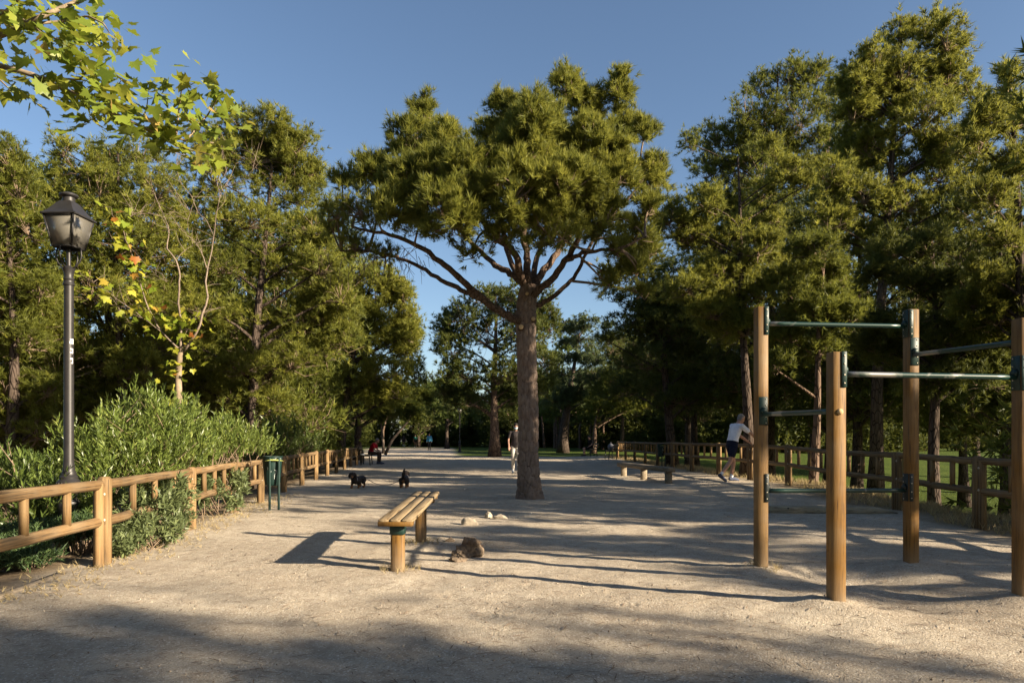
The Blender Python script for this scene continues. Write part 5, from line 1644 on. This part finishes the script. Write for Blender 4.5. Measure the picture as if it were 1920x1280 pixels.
# ------------------------------------------------------------------ shrubs
def shrub(name, label, c, r, n, L, W, mat, nn=14, up=.95, spread=R(42), group=None, tint=.5, shoots=True, cat='shrub', stem=1.25):
    """c: list of (centre xyz, radii) blobs"""
    t = thing(name, label, cat, (float(c[0][0]), float(c[0][1]), 0.0), 0, group)
    O = np.array([c[0][0], c[0][1], 0.0])
    w = np.array([q[0] * q[1] + q[1] * q[2] + q[0] * q[2] for q in r]); idx = rng.choice(len(c), n, p=w / w.sum())
    cc = np.array(c, float)[idx]; rr = np.array(r, float)[idx]
    d = rand_dirs(n, .35)
    lump = 1 + .75 * vnoise(d[:, 0] * 3 + idx * 7, d[:, 1] * 3 + d[:, 2] * 2.6, 77)
    pos = cc + d * rr * ((.55 + .45 * rng.random(n) ** .4) * lump)[:, None]
    if name != 'juniper_shrub':         # gather the shoots round leading stems, leaving holes between
        lead = pos[rng.choice(n, max(4, n // 16))]
        near_ = lead[rng.integers(len(lead), size=n)]
        pos = near_ + rng.normal(0, 1, (n, 3)) * np.array([.09, .09, .12]) * (.5 if name == 'leafy_plant' else 1)
        d = nrm(pos - cc)
    g = terrain(pos[:, 0], pos[:, 1], False)
    pos[:, 2] = np.maximum(pos[:, 2], g + .03 + .1 * rng.random(n))
    if name == 'oleander_shrub':
        lim = XL(pos[:, 1]) - .24
        bad = (pos[:, 0] > lim) & (pos[:, 2] < 1.0)
        pos[bad, 0] = lim[bad] - .5 * rng.random(bad.sum())
    dirs = nrm(d * .55 + np.array([0, 0, up]) + rng.normal(0, .25, (n, 3)))
    Vv, Fc, T = leaf_cloud(pos - O, dirs, nn, L, W, spread, np.clip(rng.normal(tint, .12, n), 0, 1), stem)
    me = np_mesh('foliage', Vv, [Fc], False, T); me.materials.append(M[mat])
    fo = link(bpy.data.objects.new('foliage', me), t)
    if shoots:
        mb = MB()
        for k in range(0, n, 9):
            b = np.array([cc[k][0], cc[k][1], g[k]]) * .5 + pos[k] * .5; b[2] = max(g[k], pos[k][2] - .35)
            mb.tube(np.array([b, pos[k]]) - O, [.007, .003], 3, cap=False)
        mb.build('stems', M['twig'], t)['kind'] = 'stuff'
    return t


def sp(px, py, d): return tuple(P(px, py, d))


SG = 'shrubs behind the left fence'
shrub('oleander_shrub', 'tall sunlit narrow leaved shrub right of the lamp pole', [sp(215, 835, 9.2), sp(290, 820, 9.8), sp(180, 870, 8.6), sp(330, 860, 9.8), sp(260, 890, 9.2), sp(250, 800, 9.8), sp(330, 800, 10.2)],
      [(.46, .5, .36), (.5, .5, .42), (.28, .4, .28), (.45, .5, .4), (.5, .5, .4), (.30, .4, .28), (.30, .35, .28)], 3000, .095, .016, 'shrub', group=SG, tint=.43)
shrub('oleander_shrub', 'lower narrow leaved shrub between the tall shrub and the litter bin', [sp(400, 850, 11.2), sp(455, 850, 11.8), sp(390, 885, 10.9), sp(480, 860, 12.6), sp(420, 820, 11.6)],
      [(.45, .45, .42), (.45, .45, .38), (.4, .4, .35), (.3, .4, .38), (.3, .3, .25)], 1650, .09, .016, 'shrub', group=SG, tint=.46)
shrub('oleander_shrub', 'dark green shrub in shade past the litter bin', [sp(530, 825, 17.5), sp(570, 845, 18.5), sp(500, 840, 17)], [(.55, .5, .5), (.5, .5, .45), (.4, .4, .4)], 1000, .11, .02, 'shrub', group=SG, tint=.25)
shrub('oleander_shrub', 'leafy shrub left of the lamp pole at the photo edge', [sp(40, 945, 8.2), sp(95, 925, 8.4), sp(-20, 925, 8.2), sp(70, 965, 7.9), sp(150, 955, 8.0)], [(.30, .4, .25), (.16, .3, .16), (.3, .4, .3), (.32, .35, .22), (.28, .3, .25)], 700, .105, .020, 'shrub', group=SG, tint=.28)
shrub('leafy_plant', 'leafy plant pushing through the first full bay of the left fence', [sp(295, 935, 8.1), sp(330, 925, 8.8), sp(270, 945, 8.0)], [(.15, .15, .10), (.12, .15, .11), (.10, .1, .07)], 170, .10, .022, 'shrub_grey', group=SG, up=.5, spread=R(70))
shrub('leafy_plant', 'leafy plant pushing through the fence bay nearest the litter bin', [sp(405, 905, 10.6), sp(445, 905, 11.4), sp(385, 930, 10.4), sp(430, 940, 11.1)], [(.15, .2, .13), (.16, .2, .12), (.12, .15, .1), (.16, .15, .08)], 240, .095, .022, 'shrub_grey', group=SG, up=.5, spread=R(70))
shrub('leafy_plant', 'low grey green plant spilling under the fence onto the path', [sp(250, 995, 7.5), sp(300, 990, 7.9), sp(225, 1015, 7.1), sp(330, 980, 8.4)], [(.20, .16, .10), (.20, .16, .10), (.13, .12, .07), (.14, .12, .09)], 330, .085, .02, 'shrub_grey', group=SG, up=.5, spread=R(70))
shrub('juniper_shrub', 'dark feathery ground juniper under the near left fence', [sp(30, 1010, 6.9), sp(90, 1000, 7.2), sp(150, 990, 7.4), sp(-30, 1040, 6.6), sp(60, 1045, 6.6)], [(.35, .3, .12), (.3, .3, .10), (.25, .25, .12), (.35, .3, .12), (.25, .2, .07)], 1300, .07, .010, 'juniper', nn=14, up=.4, spread=R(60), group=SG)
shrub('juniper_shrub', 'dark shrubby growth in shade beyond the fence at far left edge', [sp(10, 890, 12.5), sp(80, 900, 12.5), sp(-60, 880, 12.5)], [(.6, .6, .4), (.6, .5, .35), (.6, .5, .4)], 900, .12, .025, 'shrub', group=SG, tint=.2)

# ------------------------------------------------------------------ broad plane leaves
def leaf_mesh(name, curl, mat):
    pr = [(0, 0), (.16, -.04), (.36, -.10), (.30, .06), (.52, .22), (.34, .26), (.38, .40), (.20, .36), (.14, .52), (0, .78)]
    out = pr + [(-x, y) for x, y in pr[-2:0:-1]]
    V = [(x, y, curl * (abs(x) * .9 + (y - .25) ** 2 * .5)) for x, y in out]
    c = len(V); V.append((0, .22, 0))
    n = len(out)
    f3 = [[c, k, (k + 1) % n] for k in range(n)]
    mb = MB(); mb.add(V, f3)
    mb.add([(-.008, 0, 0), (.008, 0, 0), (.006, -.42, -.05), (-.006, -.42, -.05)], None, [[0, 3, 2, 1]])
    me = mb.mesh(name); me.materials.append(M[mat])
    return me


n_ = NT('plane_leaf_single')
oi = n_.n('ShaderNodeObjectInfo').outputs['Random']
c_ = n_.ramp(oi, [(0, (0.085, 0.13, 0.014)), (.5, (0.18, 0.23, 0.026)), (.85, (0.30, 0.31, 0.04)), (.97, (0.40, 0.25, 0.08))])
c_ = n_.mix(n_.ramp(n_.noise(n_.coord(), 5, 3), [(.4, 0.0), (.7, .4)]), c_, (0.20, 0.22, 0.04))
p_ = n_.pbr(c_, .45, 0, .35)
tr_ = n_.n('ShaderNodeBsdfTranslucent'); n_.l(n_.mix(.5, c_, (.32, .36, .04)), tr_.inputs['Color'])
mx_ = n_.n('ShaderNodeMixShader'); mx_.inputs[0].default_value = .42
n_.l(p_.outputs['BSDF'], mx_.inputs[1]); n_.l(tr_.outputs['BSDF'], mx_.inputs[2]); n_.l(mx_.outputs[0], n_.out.inputs['Surface'])
M['plane_single'] = n_.m
n_ = NT('yellow_leaf_single')
oi = n_.n('ShaderNodeObjectInfo').outputs['Random']
c_ = n_.ramp(oi, [(0, (0.16, 0.22, 0.02)), (.55, (0.30, 0.31, 0.03)), (.93, (0.44, 0.38, 0.05)), (.99, (0.36, 0.13, 0.03))])
p_ = n_.pbr(c_, .5, 0, .3)
tr_ = n_.n('ShaderNodeBsdfTranslucent'); n_.l(c_, tr_.inputs['Color'])
mx_ = n_.n('ShaderNodeMixShader'); mx_.inputs[0].default_value = .42
n_.l(p_.outputs['BSDF'], mx_.inputs[1]); n_.l(tr_.outputs['BSDF'], mx_.inputs[2]); n_.l(mx_.outputs[0], n_.out.inputs['Surface'])
M['yellow_single'] = n_.m
LV = [leaf_mesh('leaf', c, 'plane_single') for c in (.15, -.2, .35, -.4, .05)]
YV = [leaf_mesh('leaf', c, 'yellow_single') for c in (.2, -.25, .4)]


def put_leaf(root, O, p, size, meshes, down=.4):
    o = bpy.data.objects.new('leaf', meshes[rng.integers(len(meshes))])
    y = nrm(np.array([rng.normal(0, .8), rng.normal(0, .8), -down + rng.normal(0, .55)]))
    z = nrm(np.array([rng.normal(.25, .5), rng.normal(-.15, .5), .9])); x = nrm(np.cross(y, z)); z = np.cross(x, y)
    m = Matrix(((x[0], y[0], z[0], p[0] - O[0]), (x[1], y[1], z[1], p[1] - O[1]), (x[2], y[2], z[2], p[2] - O[2]), (0, 0, 0, 1)))
    o.matrix_local = m @ Matrix.Scale(size, 4)
    link(o, root)


PO = np.array([-6.7, 6.6, -0.5])
pt = thing('plane_tree', 'plane tree whose leafy boughs hang into the top left corner', 'tree', tuple(PO))
mb = MB(); mb.tube(np.array([(0, 0, -.1), (.05, 0, 1.5), (.1, -.05, 3.4), (.15, -.1, 5.2), (.1, -.1, 7.2)]), [.24, .19, .17, .14, .07], 14, rnoise=.08); mb.build('trunk', M['plane_bark'], pt, True)
DP = 6.3
boughs = [
    ([(-300, 220), (-120, 120), (-40, 112), (60, 140), (130, 172), (200, 205), (245, 228), (290, 250), (340, 262), (400, 268)], .030, .006, [(0, -60, -.05), (.3, -150, .1)]),
    ([(-280, 100), (-60, 90), (30, 55), (80, 30), (140, 5), (210, -30)], .036, .015, []),
    ([(60, 45), (120, 40), (165, 30), (195, 45), (205, 62)], .014, .004, []),
    ([(80, 145), (150, 150), (165, 130), (140, 100)], .010, .004, []),
    ([(130, 30), (150, 60), (165, 85), (172, 92)], .008, .003, []),
    ([(260, 235), (275, 205), (278, 175)], .008, .003, []),
    ([(330, 260), (335, 210), (340, 170), (365, 155)], .010, .003, []),
    ([(350, 262), (390, 215), (410, 180), (422, 172)], .009, .003, []),
    ([(300, 255), (330, 275), (370, 285), (395, 290)], .008, .003, []),
    ([(210, 210), (170, 225), (150, 235)], .006, .003, []),
    ([(-60, 120), (0, 150), (25, 175)], .012, .004, []),
    ([(-30, 60), (0, 30), (30, 5), (50, -20)], .02, .006, []),
    ([(-40, 20), (20, 20), (90, 70), (120, 75)], .012, .004, []),
    ([(180, 195), (215, 170), (228, 150)], .006, .003, []),
]
leafspots = []
for k, (pts, ra, rb, _) in enumerate(boughs):
    dz = (0, .25, .2, -.1, .15, 0, 0, .1, -.05, 0, .1, .3, .1, .05)[k]
    pw = np.array([P(a, b, DP + dz + .12 * math.sin(i * 1.7)) for i, (a, b) in enumerate(pts)])
    if k < 2: pw[0] = PO + np.array([.1, 0, 4.4 + .35 * k])
    kk = np.linspace(0, 1, len(pw)); s_ = np.linspace(0, 1, len(pw) * 4)
    q = np.stack([np.interp(s_, kk, pw[:, a]) for a in range(3)], -1)
    mb = MB(); mb.tube(q - PO, np.linspace(ra, rb, len(q)), 8, rnoise=.1); mb.build('bough', M['plane_bark'], pt, True)
    for i in range(len(q)):
        px = 960 + q[i][0] / q[i][1] * F
        leafspots.append((q[i], px))
LSP = np.array([a for a, b in leafspots if b > -70])
wts = np.array([1.7 if b < 230 else 1.3 for a, b in leafspots if b > -70])
for k in range(296):
    i = rng.choice(len(LSP), p=wts / wts.sum())
    p = LSP[i] + rng.normal(0, 1, 3) * np.array([.10, .20, .085])
    put_leaf(pt, PO, p, rng.uniform(.10, .20), LV)
# the leaves beyond the counted ones, and those of the crown outside the frame
n = 1200
pos = np.vstack([LSP[rng.choice(len(LSP), 420)] + rng.normal(0, 1, (420, 3)) * np.array([.10, .24, .085]), PO + np.array([.0, 0, 6.2]) + rand_dirs(n - 420) * np.array([1.5, 1.6, 1.5]) * (rng.random((n - 420, 1)) ** .4)])
keep = (pos[:, 0] / pos[:, 1] * F + 960 < -20) | (np.arange(n) < 420)
pos = pos[keep]
base = np.array([v.co[:] for v in LV[0].vertices]); bf = np.array([p.vertices[:] for p in LV[0].polygons if len(p.vertices) == 3])
nb = 19
Vs = []; Fs = []
for k, p in enumerate(pos):
    y = nrm(np.array([rng.normal(0, .8), rng.normal(0, .8), -.4 + rng.normal(0, .5)])); z = nrm(np.array([rng.normal(.25, .5), rng.normal(-.15, .5), .9])); x = nrm(np.cross(y, z)); z = np.cross(x, y)
    B = base[:nb] * rng.uniform(.10, .19)
    Vs.append(p - PO + B[:, :1] * x + B[:, 1:2] * y + B[:, 2:] * z); Fs.append(bf + k * nb)
me = np_mesh('leaf_mass', np.vstack(Vs), [np.vstack(Fs)], False, np.repeat(np.clip(rng.normal(.5, .2, len(pos)), 0, 1), nb)); me.materials.append(M['plane_leaf'])
o = link(bpy.data.objects.new('leaf_mass', me), pt); o['kind'] = 'stuff'

# young plane tree, mostly bare, behind the shrubs
DY = 12.6
YO = P(338, HOR, DY); YO[2] = gz(YO[0], YO[1]) - .05
yt = thing('young_plane_tree', 'mostly bare young plane tree with yellowing leaves above the shrubs', 'tree', tuple(YO))
limbs = [
    ([(338, 900), (336, 790), (335, 700), (338, 650)], .075, .05),
    ([(338, 660), (340, 610), (334, 560), (338, 520), (330, 490), (312, 465), (318, 430), (300, 390), (285, 350)], .042, .008),
    ([(345, 660), (370, 620), (390, 560), (386, 530), (390, 500), (400, 450), (405, 410), (412, 370)], .040, .010),
    ([(388, 505), (380, 480), (368, 455), (350, 440), (335, 425), (318, 400)], .018, .005),
    ([(412, 372), (415, 355), (440, 345), (470, 325), (488, 300)], .012, .003),
    ([(412, 372), (405, 330), (418, 295), (415, 265)], .010, .003),
    ([(338, 655), (300, 620), (275, 570), (258, 520), (245, 470), (230, 430), (210, 400)], .030, .006),
    ([(300, 620), (262, 590), (232, 570), (200, 545), (175, 530), (140, 518)], .014, .003),
    ([(245, 610), (215, 565), (195, 545)], .008, .003),
    ([(330, 490), (345, 470), (362, 460), (372, 455)], .012, .004),
    ([(372, 400), (360, 370), (340, 345), (330, 315), (335, 290)], .012, .003),
    ([(400, 440), (385, 410), (372, 400), (355, 395), (320, 360)], .012, .003),
    ([(405, 400), (420, 380), (425, 350), (422, 325)], .007, .002),
    ([(300, 395), (280, 400), (262, 402)], .006, .002),
    ([(318, 430), (290, 420), (270, 405), (250, 400)], .008, .002),
    ([(258, 520), (290, 515), (312, 528)], .007, .002),
    ([(340, 640), (362, 600), (378, 590)], .010, .003),
    ([(355, 440), (352, 410), (340, 380)], .008, .002),
]
ysp = []
for k, (pts, ra, rb) in enumerate(limbs):
    pw = np.array([P(a, b, DY + .25 * math.sin(k * 2.1 + i * .8) * min(1, i * .5)) for i, (a, b) in enumerate(pts)])
    if k == 0: pw[0] = YO
    kk = np.linspace(0, 1, len(pw)); s_ = np.linspace(0, 1, len(pw) * 3)
    q = np.stack([np.interp(s_, kk, pw[:, a]) for a in range(3)], -1) + rng.normal(0, .006, (len(s_), 3))
    mb = MB(); mb.tube(q - YO, np.linspace(ra, rb, len(q)) * (1 if k == 0 else .55), 8 if ra > .02 else 5, rnoise=.1)
    mb.build('trunk' if k == 0 else 'bough', M['plane_bark' if k == 0 else 'deadwood'], yt, True)
    if k in (6, 7) : ysp += [(x, 1) for x in q[3:]] * (3 if k == 6 else 1)
    if k == 0: ysp += [(x, 1) for x in q[5:]] * 2
    if k in (1, 16, 2): ysp += [(x, 1) for x in q[1:6]]
mb = MB()
for k, (pts, ra, rb) in enumerate(limbs[1:]):
    for j in range(8):
        i = rng.integers(1, len(pts)); p = P(pts[i][0] + rng.normal(0, 3), pts[i][1] + rng.normal(0, 3), DY + rng.normal(0, .1)) - YO
        e = p + np.array([rng.normal(0, .22), rng.normal(0, .22), abs(rng.normal(.12, .22))])
        mb.tube(np.array([p, (p + e) / 2 + rng.normal(0, .03, 3), e]), [.005, .0035, .002], 3, cap=False)
mb.build('twigs', M['deadwood'], yt)['kind'] = 'stuff'
for k in range(290):
    p = ysp[rng.integers(len(ysp))][0] + rng.normal(0, 1, 3) * np.array([.13, .16, .10])
    put_leaf(yt, YO, p, rng.uniform(.12, .21), YV, .5)

# ------------------------------------------------------------------ grass, straw, pebbles, litter
def blades(name, label, cat, pts, L, W, mat, nn=5, spread=R(38), lean=.15):
    n = len(pts)
    dirs = nrm(np.array([0, 0, 1.0]) + rng.normal(0, lean, (n, 3)))
    Vv, Fc, T = tuft_cloud(pts + dirs * L * .15, dirs, nn, L, W, spread, np.clip(rng.normal(.5, .2, n), 0, 1))
    me = np_mesh(name, Vv, [Fc], False, T); me.materials.append(M[mat])
    return tag(link(bpy.data.objects.new(name, me)), label, cat, kind='stuff')


def scatter(n, x0, x1, y0, y1, fn, thr=.5):
    x = rng.uniform(x0, x1, n); y = y0 + (y1 - y0) * rng.random(n) ** 1.4
    k = fn(x, y) * (.6 + .8 * rng.random(n)) > thr
    x, y = x[k], y[k]
    return np.stack([x, y, terrain(x, y)], -1)


blades('dry_grass', 'dry straw coloured grass along the foot of the right fence', 'grass', scatter(9000, 5.0, 9.5, 7, 42, dry_mask, .7), .13, .010, 'straw', 5)
blades('lawn_grass', 'green lawn grass beyond the right fence', 'grass', scatter(9000, 6.5, 22, 7, 45, lawn_mask, .7), .09, .016, 'grass', 5)
for (x, y, r, lab) in ((-1.03, 8.02, .17, 'dry grass tuft round the far post of the exercise bench'), (-1.03, 6.45, .13, 'thin dry grass at the near post of the exercise bench'), (2.33, 6.52, .10, 'few dry blades at the foot of the left bar post')):
    n = int(360 * r)
    a = rng.uniform(0, 6.28, n); q = r * np.sqrt(rng.random(n)) * 1.25 + .04
    p = np.stack([x + q * np.cos(a), y + q * np.sin(a), np.zeros(n)], -1); p[:, 2] = terrain(p[:, 0], p[:, 1])
    blades('dry_grass', lab, 'grass', p, .075, .004, 'straw', 4, R(45))
x = rng.uniform(-4.6, -3.2, 900); y = rng.uniform(5, 15, 900); x = XL(y) + rng.normal(.05, .22, 900)
blades('litter_grass', 'dry grass and litter along the foot of the left fence', 'grass', np.stack([x, y, terrain(x, y)], -1), .06, .006, 'straw', 4, R(60), .3)

n = 3600
ang = rng.uniform(-.70, .70, n); d = 3.0 + 9 * rng.random(n) ** 1.6
x = d * np.tan(ang); y = d
k = x > XL(y) + .2; x, y = x[k], y[k]
oct_ = np.array([[1, 0, 0], [-1, 0, 0], [0, 1, 0], [0, -1, 0], [0, 0, 1], [0, 0, -1]], float); of = np.array([[0, 2, 4], [2, 1, 4], [1, 3, 4], [3, 0, 4], [2, 0, 5], [1, 2, 5], [3, 1, 5], [0, 3, 5]])
s = .0022 + .0075 * rng.random(len(x)) ** 6 + .0006 * y / 4
Vp = oct_[None] * (s[:, None, None] * rng.uniform(.6, 1.2, (len(x), 6, 1))) + np.stack([x, y, terrain(x, y) + s * .3], -1)[:, None]
Fp = (of[None] + (np.arange(len(x)) * 6)[:, None, None]).reshape(-1, 3)
me = np_mesh('pebbles', Vp.reshape(-1, 3), [Fp], False, np.repeat(rng.random(len(x)), 6))
n_ = NT('pebble'); n_.pbr(n_.ramp(n_.attr('tint').outputs['Fac'], [(0, (.14, .10, .07)), (.4, (.33, .27, .20)), (1, (.46, .40, .32))]), .9, 0, .1); me.materials.append(n_.m)
tag(link(bpy.data.objects.new('pebbles', me)), 'loose grit and pebbles on the sandy ground', 'gravel', kind='stuff')
n = 2600
ang = rng.uniform(-.72, .72, n); d = 3.0 + 12 * rng.random(n) ** 1.6
x = d * np.tan(ang); y = d; k = x > XL(y) - .2; x, y = x[k], y[k]; n = len(x)
a = rng.uniform(0, 6.28, n); L = rng.uniform(.02, .075, n); w = rng.uniform(.0012, .003, n) * (1 + y / 8)
cs, sn = np.cos(a), np.sin(a); z = terrain(x, y) + .006
Vq = np.stack([np.stack([x - cs * L, y - sn * L, z], -1), np.stack([x - sn * w, y + cs * w, z + .004], -1), np.stack([x + cs * L, y + sn * L, z + .003], -1), np.stack([x + sn * w, y - cs * w, z + .002], -1)], 1).reshape(-1, 3)
me = np_mesh('needle_litter', Vq, [np.arange(n * 4).reshape(-1, 4)]); me.materials.append(M['twig'])
tag(link(bpy.data.objects.new('needle_litter', me)), 'fallen pine needles and twig bits scattered on the sand', 'litter', kind='stuff')
